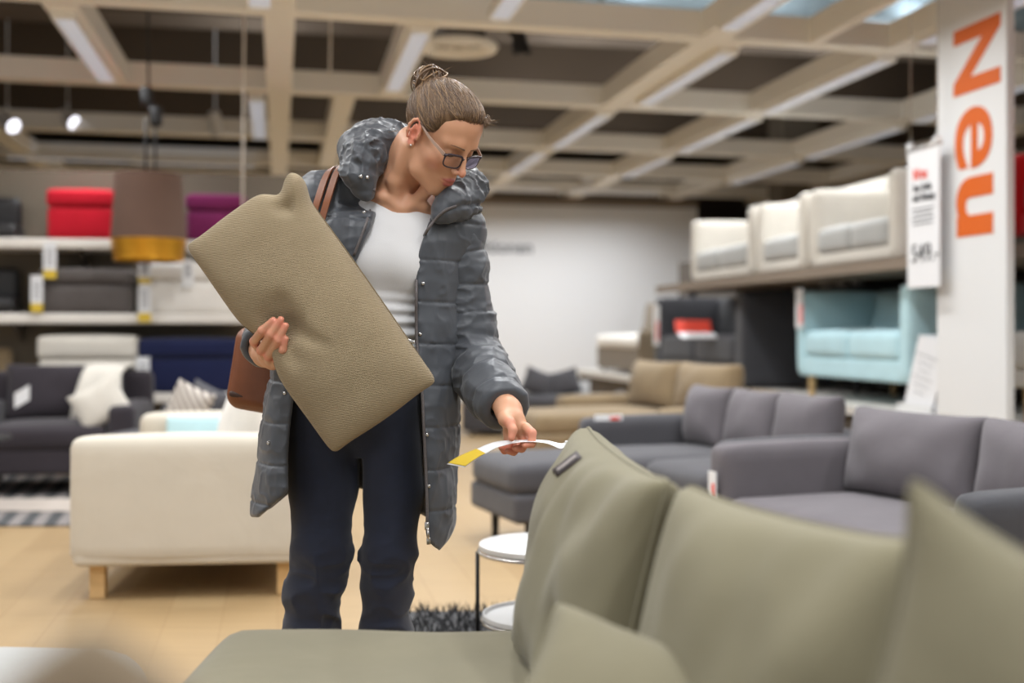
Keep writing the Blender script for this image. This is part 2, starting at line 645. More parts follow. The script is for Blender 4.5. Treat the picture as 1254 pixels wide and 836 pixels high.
# the suspended grid
GZ = 2.9
def beam(name, a, b, w=0.17, h=0.17, z=GZ):
    """U-shaped grid profile between two floor points"""
    a, b = Vector(a), Vector(b)
    L = (b - a).length
    rz = math.atan2((b - a).y, (b - a).x)
    t = 0.012
    prof = [(-w / 2, h), (-w / 2, 0), (w / 2, 0), (w / 2, h), (w / 2 - t, h), (w / 2 - t, t), (-w / 2 + t, t), (-w / 2 + t, h)]
    rings = [[(x, p[0], p[1]) for p in prof] for x in (-L / 2, L / 2)]
    V, F = loft(rings, closed=True)
    F = [f[::-1] for f in F]
    return struct(name, xf((V, F), ((a.x + b.x) / 2, (a.y + b.y) / 2, z), rz=rz), M['grid_cream'])
nb = 2
TS = 0.055
for u0 in (0.2, 2.6, 5.0, 7.48, 9.95, 12.35, 14.4, 16.2):
    beam('trim_%d' % nb, UV(-7.8, u0 - 7.8 * TS), UV(8.6, u0 + 8.6 * TS), z=GZ + 0.002); nb += 1
for (v0, ua, ub, w_) in [(-5.4, -2.5, 17, .17), (-4.05, -2.5, 17, .17), (-2.68, 12.25, 17, .17), (-2.68, -2.5, 5, .17), (-1.25, 7.42, 9.9, .2), (-1.25, -2.5, 5, .17), (0.0, -2.5, 17.2, .19), (0.88, 7.52, 10.0, .19),
                         (0.54, 10.0, 14.4, .17), (1.38, -2.5, 5, .17), (2.78, -2.5, 17.3, .2), (2.97, 7.6, 10.1, .16), (3.47, 2.6, 7.65, .07), (4.12, -2.5, 17.4, .19), (5.6, -2.5, 17.5, .19), (7.0, -2.5, 17.5, .17)]:
    beam('trim_%d' % nb, UV(v0, ua), UV(v0 + 0.02, ub), w=w_); nb += 1

def ceiling_light(v, u, length=2.05, w=0.13, rz=PSI, label='', z=GZ - 0.046, lamp=True, power=None):
    t = thing('ceiling_light', label, 'light', UV(v, u, z), rz, 'fluorescent fixtures in the ceiling grid')
    fr = [box(0.012, length, 0.07, (-w / 2, 0, 0.035)), box(0.012, length, 0.07, (w / 2, 0, 0.035)),
          box(w, 0.02, 0.07, (0, -length / 2, 0.035)), box(w, 0.02, 0.07, (0, length / 2, 0.035))]
    ob('frame', join(*fr), M['grid_cream'], t, smooth=False)
    ob('diffuser', box(w - 0.012, length - 0.02, 0.004, (0, 0, 0.03)), M['diffuser'], t, smooth=False)
    nl = int(length / 0.09)
    path = []
    for k in range(nl):
        yk = -length / 2 + 0.05 + k * (length - 0.1) / (nl - 1)
        xs = (w - 0.016) / 2 * (1 if k % 2 else -1)
        path += [(xs, yk), (-xs, yk)]
    ob('grille', loft([[(x, y, 0.001) for x, y in path], [(x, y, 0.025) for x, y in path]], closed=False), M['white_plastic'], t, smooth=False)
    if lamp:
        ld = bpy.data.lights.new('fluorescent_tube', 'AREA')
        ld.shape = 'RECTANGLE'
        ld.size = w - 0.02
        ld.size_y = length - 0.1
        ld.energy = power or LAMP_W
        ld.color = LAMP_COL
        ld.spread = math.radians(160)
        lo = bpy.data.objects.new('fluorescent_tube', ld)
        COL.objects.link(lo)
        lo.parent = t
        lo.location = (0, 0, -0.004)
        # unseen uplight added over each fixture to brighten grid beams and open ceiling
        l2 = bpy.data.lights.new('added_uplight', 'AREA')
        l2.shape = 'RECTANGLE'; l2.size = w - 0.02; l2.size_y = length - 0.1
        l2.energy = (0.40 if rz == PSI else 0.12) * ld.energy; l2.color = LAMP_COL
        lo = bpy.data.objects.new('added_uplight', l2); COL.objects.link(lo)
        lo.parent = t; lo.location = (0, 0, 0.25); lo.rotation_euler = (math.pi, 0, 0)
    return t
for (v, u, L, lab) in [
    (-1.25, 8.6, 1.9, 'louvred strip light at upper left, over the brown lampshade side'),
    (-0.17, 11.1, 2.0, 'louvred strip light beside the long grid beam above the held pillow'),
    (0.88, 8.55, 1.9, 'louvred strip light directly left of the round air vent'),
    (2.97, 8.75, 1.9, 'louvred strip light beside the widest diagonal beam, near end'),
    (2.78, 11.2, 1.9, 'louvred strip light under the widest diagonal beam, middle'),
    (2.72, 13.4, 1.7, 'louvred strip light under the widest diagonal beam, farthest from camera'),
    (2.74, 6.2, 2.0, 'louvred strip light cut by the upper picture edge, right of centre'),
    (4.12, 8.85, 2.1, 'louvred strip light on the second diagonal beam, near end'),
    (4.13, 11.2, 2.0, 'louvred strip light on the second diagonal beam, pinkish middle run'),
    (4.13, 13.5, 1.7, 'louvred strip light on the second diagonal beam, far end'),
    (4.12, 6.35, 1.9, 'louvred strip light beside the top of the orange lettered banner'),
    (5.6, 9.0, 2.1, 'louvred strip light on the rightmost diagonal beam above the white sofas'),
    (5.62, 11.4, 2.0, 'louvred strip light on the rightmost diagonal beam, middle'),
    (5.65, 13.7, 2.0, 'louvred strip light on the rightmost diagonal beam, far end'),
    (5.58, 6.5, 2.1, 'louvred strip light right of the orange lettered banner'),
]:
    ceiling_light(v, u, L, label=lab, power=LAMP_W * (0.8 if not (u < 6.6 and v > 3.5) else 0.15))
for (v, u, lab) in [(-2.2, 13.95, 'louvred strip light running across, above the shelving at far left'),
                    (-0.9, 14.1, 'louvred strip light running across, behind the pendant lamp cords'),
                    (4.4, 15.75, 'louvred strip light running across, over the blank white wall'),
                    (1.2, 15.6, 'louvred strip light running across, behind the woman above the white wall'),
                    (3.0, 15.7, 'louvred strip light running across, right of the woman above the white wall')]:
    ceiling_light(v, u, 1.3, rz=PSI + math.pi / 2 + 0.05, label=lab, power=LAMP_W * (0.6 if u < 15 else 0.7))
# the same fixtures go on over the customer and behind the camera
for (v, u) in [(-2.5, 0.6), (-1.16, 3.8), (0.1, 1.2), (0.88, 3.9), (1.5, 0.4), (2.2, 3.6), (3.0, 1.4), (-2.6, 3.6), (-2.6, 6.4), (-4.0, 7.6), (-0.1, 6.2), (1.3, 6.2), (-1.2, -1.2), (1.2, -1.4)]:
    ceiling_light(v, u, 2.0, label='louvred strip light of the rows overhead, out of the picture', power=LAMP_W)

# round air outlet
def P_uv(px, u=None, v=None):
    """shop coordinates under a picture column, for a given u or v"""
    k = (px - CX) / FPX
    if u is not None:
        vv = (k * u * CP + u * SP) / (CP - k * SP)
        return vv, u
    uu = (v * CP - k * v * SP) / (SP + k * CP)
    return v, uu
av = thing('air_vent', 'round white air outlet on a dark duct above the woman\'s head', 'vent', P(561, 62, 8.9))
ob('outlet_ring', lathe([(0.17, 0.03), (0.2, 0.0), (0.28, 0.0), (0.295, 0.025), (0.28, 0.05), (0.17, 0.05)], 40, cap=False), M['grid_cream'], av, auto=50)
for rr in (0.06, 0.115):
    ob('outlet_cone', lathe([(rr, 0.02), (rr + 0.03, 0.0), (rr + 0.035, 0.008), (rr + 0.005, 0.03)], 36, cap=False), M['grid_cream'], av)
ob('duct_drop', lathe([(0.2, 0.05), (0.2, 4.3 - av.location.z)], 32), M['rack_dark'], av, auto=40)

# bundle of black cable over the grid
cb = thing('cable_bundle', 'tangled black cable hanging above the grid right of the air vent', 'cable', P(630, 35, 8.6))
rr = random.Random(3)
for k in range(7):
    pts = [(rr.uniform(-0.05, 0.05), rr.uniform(-0.04, 0.04), 0.18), (rr.uniform(-0.1, 0.05), rr.uniform(-.04, .04), 0.02), (rr.uniform(-0.05, 0.09), rr.uniform(-.04, .04), -0.12), (rr.uniform(0, 0.12), rr.uniform(-.04, .04), -0.17), (rr.uniform(-0.03, 0.06), 0, -0.02), (0.0, 0, 0.18)]
    ob('cable_loop', tube(spline(pts, 26), 0.011, 6), M['black'], cb)
ob('cable_drop', tube([(0, 0, 0.15), (0, 0, 4.3 - cb.location.z)], 0.012, 6), M['black'], cb)

# small spotlights on the third cross beam
def spot(px, py, Y, d, lab):
    t = thing('spotlight', lab, 'spotlight', P(px, py, Y), 0, 'small white spotlights on the grid')
    R = Vector(d).to_track_quat('Z', 'Y').to_matrix()
    ob('housing', xf(lathe([(0.03, -0.13), (0.055, -0.12), (0.075, 0.06), (0.075, 0.10), (0.068, 0.10), (0.06, 0.06)], 24), rot=R), M['white_plastic'], t, auto=40)
    ob('lamp_face', xf(lathe([(0.001, 0.075), (0.064, 0.08)], 20), rot=R), M['spot_glow'], t)
    ob('bracket', join(tube([(0, 0, 0), (-0.02, 0.03, 0.10), (-0.02, 0.03, 0.16)], 0.014, 8), tube([(-0.02, 0.03, 0.16), (-0.02, 0.03, 4.3 - t.location.z)], 0.006, 6)), M['white_plastic'], t, smooth=False)
M['spot_glow'] = mat('spot_glow', (240, 240, 245), 0.3, emit=(245, 245, 255), estr=2.2)
spot(10, 150, 11.0, (0.75, -0.5, -0.45), 'white spotlight nearest the left picture edge')
spot(84, 146, 11.6, (0.75, -0.45, -0.45), 'white spotlight second from the left, aimed right')
spot(265, 152, 11.7, (0.1, 0.5, -0.9), 'white spotlight right of the pendant lamp cords')

# thin cords that hold signs from the ceiling
for (px, y0, y1, Y, lab) in [(297, 108, 262, 7.9, 'thin pale cord hanging left of the held pillow'),
                             (404, 20, 92, 8.4, 'thin pale cord hanging above the dark gap left of the bun')]:
    a, b = P(px, y1, Y), P(px + 4, y0, Y)
    tag(ob('hanging_cord', tube([a, (b.x, b.y, 4.3)], 0.008 if Y < 8 else 0.007, 6), M['shelf_white']), lab, 'cord', 'cords hanging from the ceiling')

# ------------------------------------------------------------------ shelving on the left
SHU = 8.85
for (z, v0, v1, lab) in [(1.60, -7.5, P_uv(150, u=SHU)[0], 'top white wall shelf carrying the red box'),
                         (1.085, -7.5, 0.3, 'middle white wall shelf carrying the grey and white boxes'),
                         (0.53, -7.5, 0.3, 'lowest white wall shelf carrying the navy box')]:
    t = thing('wall_shelf', lab, 'shelf', UV((v0 + v1) / 2, SHU + 0.235, z), PSI, 'white wall shelves')
    L = v1 - v0
    ob('board', bevbox(L, 0.47, 0.07, 0.012), M['shelf_white'], t, smooth=False)
    for k in range(5):
        x = -L / 2 + 0.3 + k * (L - 0.6) / 4
        ob('bracket', loft([[(x - 0.012, 0.225, -0.035), (x - 0.012, -0.15, -0.035), (x - 0.012, 0.225, -0.16)], [(x + 0.012, 0.225, -0.035), (x + 0.012, -0.15, -0.035), (x + 0.012, 0.225, -0.16)]], cap=True), M['rack_dark'], t, smooth=False)

def storage_box(px0, px1, z0, h, m, lab, lid=0.36, wob=0.0, u=SHU + 0.2, depth=0.36, lidm=None):
    v0, v1 = P_uv(px0, u=u - depth / 2)[0], P_uv(px1, u=u - depth / 2)[0]
    w = v1 - v0
    t = thing('storage_footstool', lab, 'footstool', UV((v0 + v1) / 2, u, z0), PSI, 'fabric storage footstools on the wall shelves')
    ob('body', xf(rbox(w, depth, h * (1 - lid), 0.03, 10, (0.0, 0.012, 0), wob), (0, 0, h * (1 - lid) / 2)), m, t)
    ob('lid', xf(rbox(w + 0.015, depth + 0.02, h * lid, 0.035, 10, (0, 0.006, 0.012), wob), (0, 0, h * (1 - lid / 2))), lidm or m, t)
    return t
ZT = 1.635
storage_box(57, 141, ZT, 0.345, M['f_red'], 'bright red fabric storage footstool on the top shelf')
storage_box(228, 300, ZT - 0.0, 0.33, M['f_purple'], 'purple fabric storage footstool behind the brown lampshade')
v_ = P_uv(228, u=SHU)[0]
t = thing('wall_shelf', 'short white wall shelf carrying the purple box', 'shelf', UV(v_ + 0.45, SHU + 0.235, 1.6), PSI, 'white wall shelves')
ob('board', bevbox(0.9, 0.47, 0.07, 0.012), M['shelf_white'], t, smooth=False)
storage_box(48, 160, 1.122, 0.31, M['f_graybox'], 'grey crumpled fabric storage footstool on the middle shelf', wob=0.008)
storage_box(172, 296, 1.12, 0.36, M['f_white'], 'white fabric storage footstool on the middle shelf')
storage_box(46, 167, 0.565, 0.40, M['f_offwhite'], 'off-white slatted fabric footstool on the lowest shelf', lid=0.4)
storage_box(170, 296, 0.565, 0.38, M['f_navy'], 'navy blue fabric storage footstool on the lowest shelf')
def shelf_chair(px0, px1, z, h, m, lab):
    v0, v1 = P_uv(px0, u=SHU + .05)[0], P_uv(px1, u=SHU + .05)[0]
    w = v1 - v0
    t = thing('display_chair', lab, 'chair', UV((v0 + v1) / 2, SHU + 0.22, z), PSI)
    ob('seat', xf(rbox(w, 0.34, h * 0.35, 0.05, 8), (0, 0, h * 0.175)), m, t)
    ob('backrest', xf(rbox(w * 0.9, 0.1, h * 0.8, 0.05, 8), (0, 0.12, h * 0.6)), m, t)
shelf_chair(-45, 20, ZT, 0.31, M['black'], 'black rounded item on the top shelf at the left edge')
shelf_chair(-45, 18, 1.12, 0.33, M['black'], 'black rounded item on the middle shelf at the left edge')
shelf_chair(-45, 8, 0.565, 0.32, M['f_beige'], 'beige rounded item on the lowest shelf at the left edge')

def shelf_tag(px, py0, py1, w_px, lab, yellow=True, u=SHU - 0.03):
    v = P_uv(px, u=u)[0]
    c = UV(v, u, 0)
    k = c.y / FPX
    z0, z1 = CAMZ + (HY - py1) * k, CAMZ + (HY - py0) * k
    w = w_px * k
    t = thing('shelf_price_tag', lab, 'price tag', (c.x, c.y, z0), PSI + 0.1, 'white price tags with yellow foot')
    h = z1 - z0
    ob('card', box(w, 0.004, h * 0.76, (0, 0, h * 0.62)), M['paper'], t, smooth=False)
    for i in range(5):
        ob('print_line', box(w * 0.5, 0.002, 0.008, (0, -0.003, h * (0.4 + 0.1 * i))), M['grey_print'], t, smooth=False)
    if yellow:
        ob('foot_label', box(w, 0.005, h * 0.24, (0, 0, h * 0.12)), M['yellow'], t, smooth=False)
    else:
        ob('foot_label', box(w, 0.005, h * 0.24, (0, 0, h * 0.12)), M['white_plastic'], t, smooth=False)
shelf_tag(61, 297, 341, 15, 'white and yellow price tag under the red box')
shelf_tag(45, 337, 382, 14, 'white and yellow price tag left of the grey crumpled box')
shelf_tag(177, 318, 347, 15, 'white and yellow price tag under the lampshade, upper of two')
shelf_tag(177, 348, 394, 15, 'white and yellow price tag on the white box, lower of two', u=SHU - 0.06)
shelf_tag(230, 318, 352, 14, 'all-white price tag right of the lampshade', yellow=False)
shelf_tag(175, 437, 482, 16, 'white and yellow price tag left of the navy box')

# pendant lamp with brown shade and gold ring
lp = thing('pendant_lamp', 'brown drum lampshade with gold lower ring hanging on black cords', 'lamp', P(182, 320, 8.2))
k = 8.2 / FPX
ob('lamp_shade', lathe([(45 * k, 27 * k), (39 * k, 107 * k), (38.4 * k, 107 * k), (44.4 * k, 27 * k)], 48, cap=False), M['shade_brown'], lp, auto=50)
ob('shade_top', lathe([(0.01, 106 * k), (39 * k, 106.6 * k)], 40), M['shade_brown'], lp)
ob('gold_ring', lathe([(41 * k, 0), (45 * k, 27 * k), (43 * k, 27 * k), (39.5 * k, 0)], 48, cap=False), M['gold'], lp, auto=50)
for j in range(3):
    z = (4 + j * 9) * k
    ob('gold_band', lathe([((41.4 + j) * k, z - 0.008), ((42.4 + j) * k, z), ((41.4 + j) * k, z + 0.008)], 40, cap=False), M['gold'], lp)
for dx in (-0.02, 0.045):
    ob('cord', tube([(dx, 0, 106 * k), (dx, 0, 175 * k)], 0.008, 6), M['black'], lp)
ob('cord_grip', join(xf(rbox(0.075, 0.07, 0.13, 0.02, 5), (-0.01, 0, 202 * k)), xf(rbox(0.08, 0.07, 0.14, 0.02, 5), (0.05, 0, 178 * k)), tube([(-0.03, 0, 205 * k), (0.05, 0, 180 * k)], 0.03, 8)), M['black'], lp)
ob('cord_hanger', tube([(0, 0, 210 * k), (-0.02, 0, 4.3 - lp.location.z)], 0.008, 6), M['black'], lp)

# ------------------------------------------------------------------ display rack on the right
RV = 3.77
rk = thing('display_platform', 'long low white-topped display platform along the right side', 'platform', UV(0, 0, 0), PSI)
def rk_box(name, v0, v1, u0, u1, z0, z1, m, par):
    return ob(name, box(v1 - v0, u1 - u0, z1 - z0, ((v0 + v1) / 2, (u0 + u1) / 2, (z0 + z1) / 2)), m, par, smooth=False)
rk_box('deck', RV, 5.2, 3.0, 15.5, 0.44, 0.499, M['platform'], rk)
rk_box('skirt', RV + 0.08, RV + 0.11, 3.0, 15.5, 0.0, 0.44, M['rack_dark'], rk)
ru = thing('rack_shelf', 'brown upper rack shelf along the right side carrying white sofas', 'shelf', UV(0, 0, 0), PSI)
rk_box('deck', RV + 0.05, 5.2, 3.0, 12.0, 1.40, 1.449, M['rack_brown'], ru)
rk_box('front_rail', RV + 0.02, RV + 0.05, 3.0, 12.0, 1.385, 1.455, M['rack_brown'], ru)
struct('wall_rack', quad_uv(5.21, 5.27, 3.0, 15.5, 0, 1.9), M['rack_dark'])
# ------------------------------------------------------------------ sofas
def sofa(name, label, cat, loc, rz, w, d, m, seat_h=0.42, arm_h=0.58, back_h=0.66, arm_w=0.14, back_t=0.16, leg_h=0.13, nseat=2, nback=2, legm=None, legr=0.022, cush_h=None,
         seat_m=None, cush_m=None, chaise=None, arms=(1, 1), group=None, wob=0.004, base_h=None, legtype='round', cush_t=0.17, seat_t=0.15, arm_d=None, backrest=True, cush_w=None, n=12):
    t = thing(name, label, cat, loc, rz, group)
    legm = legm or M['black_metal']
    seat_m = seat_m or m
    cush_m = cush_m or m
    inner = w - arm_w * (arms[0] + arms[1])
    x0 = -w / 2 + arm_w * arms[0]
    bt = seat_h - seat_t
    # base frame
    ob('base', xf(rbox(w - 0.01, d - 0.02, bt - leg_h + 0.02, 0.025, n), (0, 0, (leg_h + bt) / 2)), m, t)
    if backrest:
        ob('backrest', xf(rbox(w, back_t, back_h - leg_h, 0.045, n, (0, 0.004, 0.0), wob, 3), (0, d / 2 - back_t / 2, (back_h + leg_h) / 2)), m, t)
    ad = arm_d or d
    for s, on in ((-1, arms[0]), (1, arms[1])):
        if on:
            ob('armrest', xf(rbox(arm_w, ad, arm_h - leg_h, 0.04, n, (0.004, 0.004, 0.008), wob, s + 5), (s * (w / 2 - arm_w / 2), d / 2 - ad / 2, (arm_h + leg_h) / 2)), m, t)
    sd = d - back_t + 0.005
    for k in range(nseat):
        sw = inner / nseat
        ext = 0.0
        if chaise and k == chaise[0]:
            ext = chaise[1]
            ob('chaise_base', xf(rbox(sw + 0.01, ext + 0.1, bt - leg_h + 0.02, 0.025, n), (x0 + sw * (k + 0.5), -d / 2 - ext / 2 + 0.05, (leg_h + bt) / 2)), m, t)
        ob('seat_cushion', xf(rbox(sw - 0.006, sd + ext, seat_t, 0.055, n, (0, 0.006, 0.022), wob, k), (x0 + sw * (k + 0.5), -d / 2 + (sd + ext) / 2 - 0.005 - ext, seat_h - seat_t / 2)), seat_m, t)
    ch = cush_h or (back_h - seat_h + 0.04)
    rr = random.Random(int(w * 1000) + nback)
    for k in range(nback):
        cw = (cush_w or inner / nback)
        V, F = cushion(cw * 1.0, ch, cush_t, 18, 0.04, rr.uniform(0, 50), 0.016, 6, ex=0.40, ears=0.05, rnd=0.05)
        ob('back_cushion', xf((V, F), (x0 + inner / nback * (k + 0.5), d / 2 - back_t - cush_t * 0.42, seat_h + ch / 2 - 0.005), EUL(-9 + rr.uniform(-2, 2), 0, rr.uniform(-1.5, 1.5))), cush_m, t)
    lx, ly = w / 2 - 0.09, d / 2 - 0.09
    legs = [(-lx, -ly), (lx, -ly), (-lx, ly), (lx, ly)]
    if chaise:
        sw = inner / nseat
        cxx = x0 + sw * (chaise[0] + 0.5)
        legs += [(cxx - sw / 2 + 0.09, -d / 2 - chaise[1] + 0.1), (cxx + sw / 2 - 0.09, -d / 2 - chaise[1] + 0.1)]
    for (x, y) in legs:
        if legtype == 'block':
            ob('leg', bevbox(legr * 2, legr * 2, leg_h + 0.02, 0.004, (x, y, leg_h / 2 + 0.01)), legm, t, smooth=False)
        else:
            ob('leg', xf(lathe([(legr * 0.75, 0), (legr * 0.75, 0.004), (legr, leg_h + 0.02)], 16), (x, y, 0)), legm, t, auto=40)
    return t

def fold_tag(parent, a, w, h, xdir, lab_lines=3, red=True, name='swing_tag'):
    """white care tag with red print hanging on a sofa, as its part"""
    X = Vector(xdir).normalized()
    Zd = Vector((0, 0, 1))
    Nn = X.cross(Zd)
    a = Vector(a)
    V = []
    for s in (0, 0.006):
        for (x, z) in ((0, 0), (w, 0), (w, h), (0, h)):
            V.append(a + X * x + Zd * z + Nn * s)
    F = [[0, 1, 2, 3][::-1], [4, 5, 6, 7], [0, 1, 5, 4], [1, 2, 6, 5], [2, 3, 7, 6], [3, 0, 4, 7]]
    p = ob(name, (V, F), M['paper'], parent, smooth=False, world=True)
    if red:
        V2 = []
        for s in (0.0065, 0.0085):
            for (x, z) in ((w * .55, h * .12), (w * .9, h * .12), (w * .9, h * .6), (w * .55, h * .6)):
                V2.append(a + X * x + Zd * z + Nn * s)
        ob('red_mark', (V2, F), M['red_print'], p, smooth=False, world=True)
    return p

# near grey sofa (right)
g2 = math.radians(-69.8)
def dirs(rz):
    return Vector((math.cos(rz), math.sin(rz), 0)), Vector((-math.sin(rz), math.cos(rz), 0))   # local x, local y(back)
def sofa_at(front_left, rz, w, d):
    """centre from the far-left front corner (local -x, -y)"""
    X, Yd = dirs(rz)
    return Vector(front_left) + X * (w / 2) + Yd * (d / 2)
w2, d2 = 1.60, 0.86
c2 = sofa_at((0.775, 4.86, 0), g2, w2, d2)
s2 = sofa('loveseat', 'purplish grey fabric loveseat with tagged arm, in front of the white deck', 'sofa', c2, g2, w2, d2, M['f_grey'], seat_h=0.36, arm_h=0.555, back_h=0.52, arm_w=0.13, leg_h=0.1, nback=2, nseat=1, cush_h=0.345, cush_t=0.24, arms=(1, 0))
ob('armrest', xf(rbox(0.15, d2 + 0.12, 0.46, 0.045, 12, (0.004, 0.004, 0.01)), (w2 / 2 + 0.02, -0.06, 0.33)), M['f_charcoal'], s2)
X2, Y2 = dirs(g2)
# far grey sofa with chaise
w1, d1 = 1.52, 0.86
c1 = sofa_at((0.334, 6.34, 0), g2, w1, d1)
s1 = sofa('chaise_sofa', 'grey fabric sofa with long chaise and three loose back cushions', 'sofa', c1, g2, w1, d1, M['f_greyd'], seat_h=0.41, arm_h=0.555, back_h=0.56, arm_w=0.12, leg_h=0.15, nseat=2, nback=3, chaise=(0, 0.62), cush_h=0.315, cush_t=0.22, cush_m=M['f_grey'])
# beige sofa
w3, d3 = 1.9, 0.9
c3 = sofa_at((0.33, 9.55, 0), g2, w3, d3)
s3 = sofa('beige_sofa', 'low beige brown sofa with plump pillows behind the grey chaise', 'sofa', c3, g2, w3, d3, M['f_beige'], seat_h=0.42, arm_h=0.5, back_h=0.6, arm_w=0.2, leg_h=0.05, nseat=2, nback=2, cush_h=0.36, cush_t=0.3, chaise=(0, 0.5))
# far blue grey bed / sofa
s3b = sofa('daybed', 'far blue grey daybed against the white wall', 'daybed', P(672, 560, 11.5) * Vector((1, 1, 0)) if False else Vector((0.33, 12.0, 0)), math.radians(-10), 1.5, 0.9, M['f_greyd'], seat_h=0.38, arm_h=0.4, back_h=0.42, arm_w=0.1, leg_h=0.05, nseat=1, nback=0, backrest=False)
for i, (px, py, r, m, lab) in enumerate([(660, 483, 20, M['f_greyd'], 'blue grey cushion on the far daybed, left one'), (690, 482, -15, M['f_greyd'], 'blue grey cushion on the far daybed, right one')]):
    p_ = P(px, py, 11.75)
    tag(ob('cushion', xf(cushion(0.32, 0.26, 0.12, 12), (p_.x, p_.y, 0.50), EUL(-20, r, 0)), m), lab, 'cushion', 'cushions on the far daybed')
ws = thing('leaning_board', 'small white board standing before the white wall on the daybed edge', 'board', P(705, 505, 12.3))
ob('panel', box(0.28, 0.02, 0.32, (0, 0, 0.16)), M['white_plastic'], ws, smooth=False)
ob('foot', box(0.26, 0.1, 0.02, (0, 0.04, 0.01)), M['white_plastic'], ws, smooth=False)

# cream loveseat at left
w4, d4 = 1.50, 0.87
g4 = math.radians(-84)
c4 = Vector(((83 - CX) / FPX * 4.5, 4.5, 0)) + Vector((-math.sin(g4), math.cos(g4), 0)) * d4 / 2 - Vector((math.cos(g4), math.sin(g4), 0)) * w4 / 2
s4 = sofa('cream_loveseat', 'cream covered loveseat on light oak legs seen from its arm end', 'sofa', c4, g4, w4, d4, M['f_cream'], seat_h=0.40, arm_h=0.605, back_h=0.60, arm_w=0.2, back_t=0.2, leg_h=0.135, nseat=1, nback=0, legm=M['oak'], legr=0.028, legtype='block', seat_t=0.16)
ob('inner_pad', xf(rbox(0.05, 0.56, 0.2, 0.02, 8, (0.01, 0, 0)), (-w4 / 2 + 0.2 + 0.02, -0.02, 0.50)), M['f_blue'], s4)
pc = P(290, 520, 5.15)
tag(ob('cushion', xf(cushion(0.52, 0.46, 0.2, 20, seed=4), (pc.x + 0.03, pc.y, 0.60), EUL(0, 0, -80) @ EUL(-12, 8, 0)), M['f_white']), 'white cushion inside the cream loveseat beside the brown bag', 'cushion')

# dark armchair at the far left
s5 = sofa('armchair', 'charcoal armchair with cream throw below the wall shelves', 'armchair', (-2.86, 7.72, 0), math.radians(8), 1.06, 0.84, M['f_dark'], seat_h=0.43, arm_h=0.55, back_h=0.74, arm_w=0.16, back_t=0.14, leg_h=0.15, nseat=1, nback=1, cush_h=0.36, cush_t=0.14, legm=M['black'], legr=0.025)
fold_tag(s5, P(18, 500, 7.3), 0.10, 0.09, (1, 0.1, 0.6), red=False)
# throw over its back and a printed cushion
thr = []
for (y, z, dx) in [(7.76, 0.45, -.02), (7.83, 0.60, 0), (7.88, 0.73, .01), (7.95, 0.775, .02), (8.1, 0.785, .02), (8.2, 0.74, .02), (8.22, 0.45, .03)]:
    thr.append([(-2.77 + x + dx + 0.012 * math.sin(9 * x + 20 * z), y - 0.02 + 0.01 * math.sin(30 * x), z) for x in np.linspace(-0.01, 0.26, 9)])
o = ob('throw_blanket', loft(thr, closed=False), M['f_offwhite'])
mod = o.modifiers.new('thickness', 'SOLIDIFY'); mod.thickness = 0.015
tag(o, 'cream throw blanket hanging over the charcoal armchair back', 'blanket')
pc = P(126, 500, 7.5)
tag(ob('cushion', xf(cushion(0.32, 0.26, 0.12, 18, seed=9), (pc.x, pc.y - .05, 0.555), EUL(-14, -28, 12)), M['f_offwhite']), 'pale cushion leaning diagonally on the charcoal armchair', 'cushion')
# second dark chair with light edging, with cushions
s6 = thing('lounge_chair', 'dark grey rounded armchair with pale piped edge behind the cream loveseat', 'armchair', (-1.85, 7.6, 0), math.radians(-60))
ob('seat', xf(rbox(0.6, 0.6, 0.2, 0.06, 10, (0, 0, .02)), (0, 0, 0.33)), M['f_greyd'], s6)
ob('backrest', xf(rbox(0.6, 0.16, 0.5, 0.075, 12, (0, .02, .02)), (0, 0.26, 0.5), EUL(-10, 0, 0)), M['f_greyd'], s6)
ob('edge_piping', xf(rbox(0.62, 0.06, 0.53, 0.029, 10), (0, 0.36, 0.505), EUL(-10, 0, 0)), M['f_offwhite'], s6)
for sx in (-1, 1):
    ob('armrest', xf(rbox(0.1, 0.5, 0.14, 0.045, 8), (sx * 0.3, 0, 0.47)), M['f_greyd'], s6)
    for sy in (-1, 1):
        ob('leg', xf(lathe([(0.014, 0), (0.02, 0.26)], 12), (sx * .25, sy * .24, 0)), M['black'], s6)
M['pattern'] = fabric('pattern', (214, 206, 196))
def stripe_mat(name, c1, c2, scale, rot=0.7, band=None, prof=0.5):
    m = bpy.data.materials.new(name); m.use_nodes = True
    nt = m.node_tree; b = nt.nodes['Principled BSDF']; b.inputs['Roughness'].default_value = 0.95
    tc = nt.nodes.new('ShaderNodeTexCoord'); mp = nt.nodes.new('ShaderNodeMapping')
    mp.inputs['Rotation'].default_value = rot if isinstance(rot, tuple) else (0, 0, rot)
    nt.links.new(tc.outputs['Object'], mp.inputs['Vector'])
    wv = nt.nodes.new('ShaderNodeTexWave'); wv.inputs['Scale'].default_value = scale; wv.inputs['Distortion'].default_value = 0.15
    nt.links.new(mp.outputs['Vector'], wv.inputs['Vector'])
    r = nt.nodes.new('ShaderNodeValToRGB')
    r.color_ramp.elements[0].position = prof - 0.06; r.color_ramp.elements[1].position = prof + 0.06
    r.color_ramp.elements[0].color = lin(c1); r.color_ramp.elements[1].color = lin(c2)
    nt.links.new(wv.outputs['Fac'], r.inputs['Fac']); nt.links.new(r.outputs['Color'], b.inputs['Base Color'])
    return m
M['cush_stripe'] = stripe_mat('cush_stripe', (205, 196, 186), (120, 112, 108), 9, (0, 0.6, 0))
pc = P(230, 494, 6.6)
tag(ob('cushion', xf(cushion(0.28, 0.26, 0.10, 18, seed=2), (pc.x, pc.y, 0.58), EUL(-16, 18, -30)), M['cush_stripe']), 'pale striped cushion leaning on the dark cushion behind the cream loveseat', 'cushion')
pc = P(246, 500, 6.8)
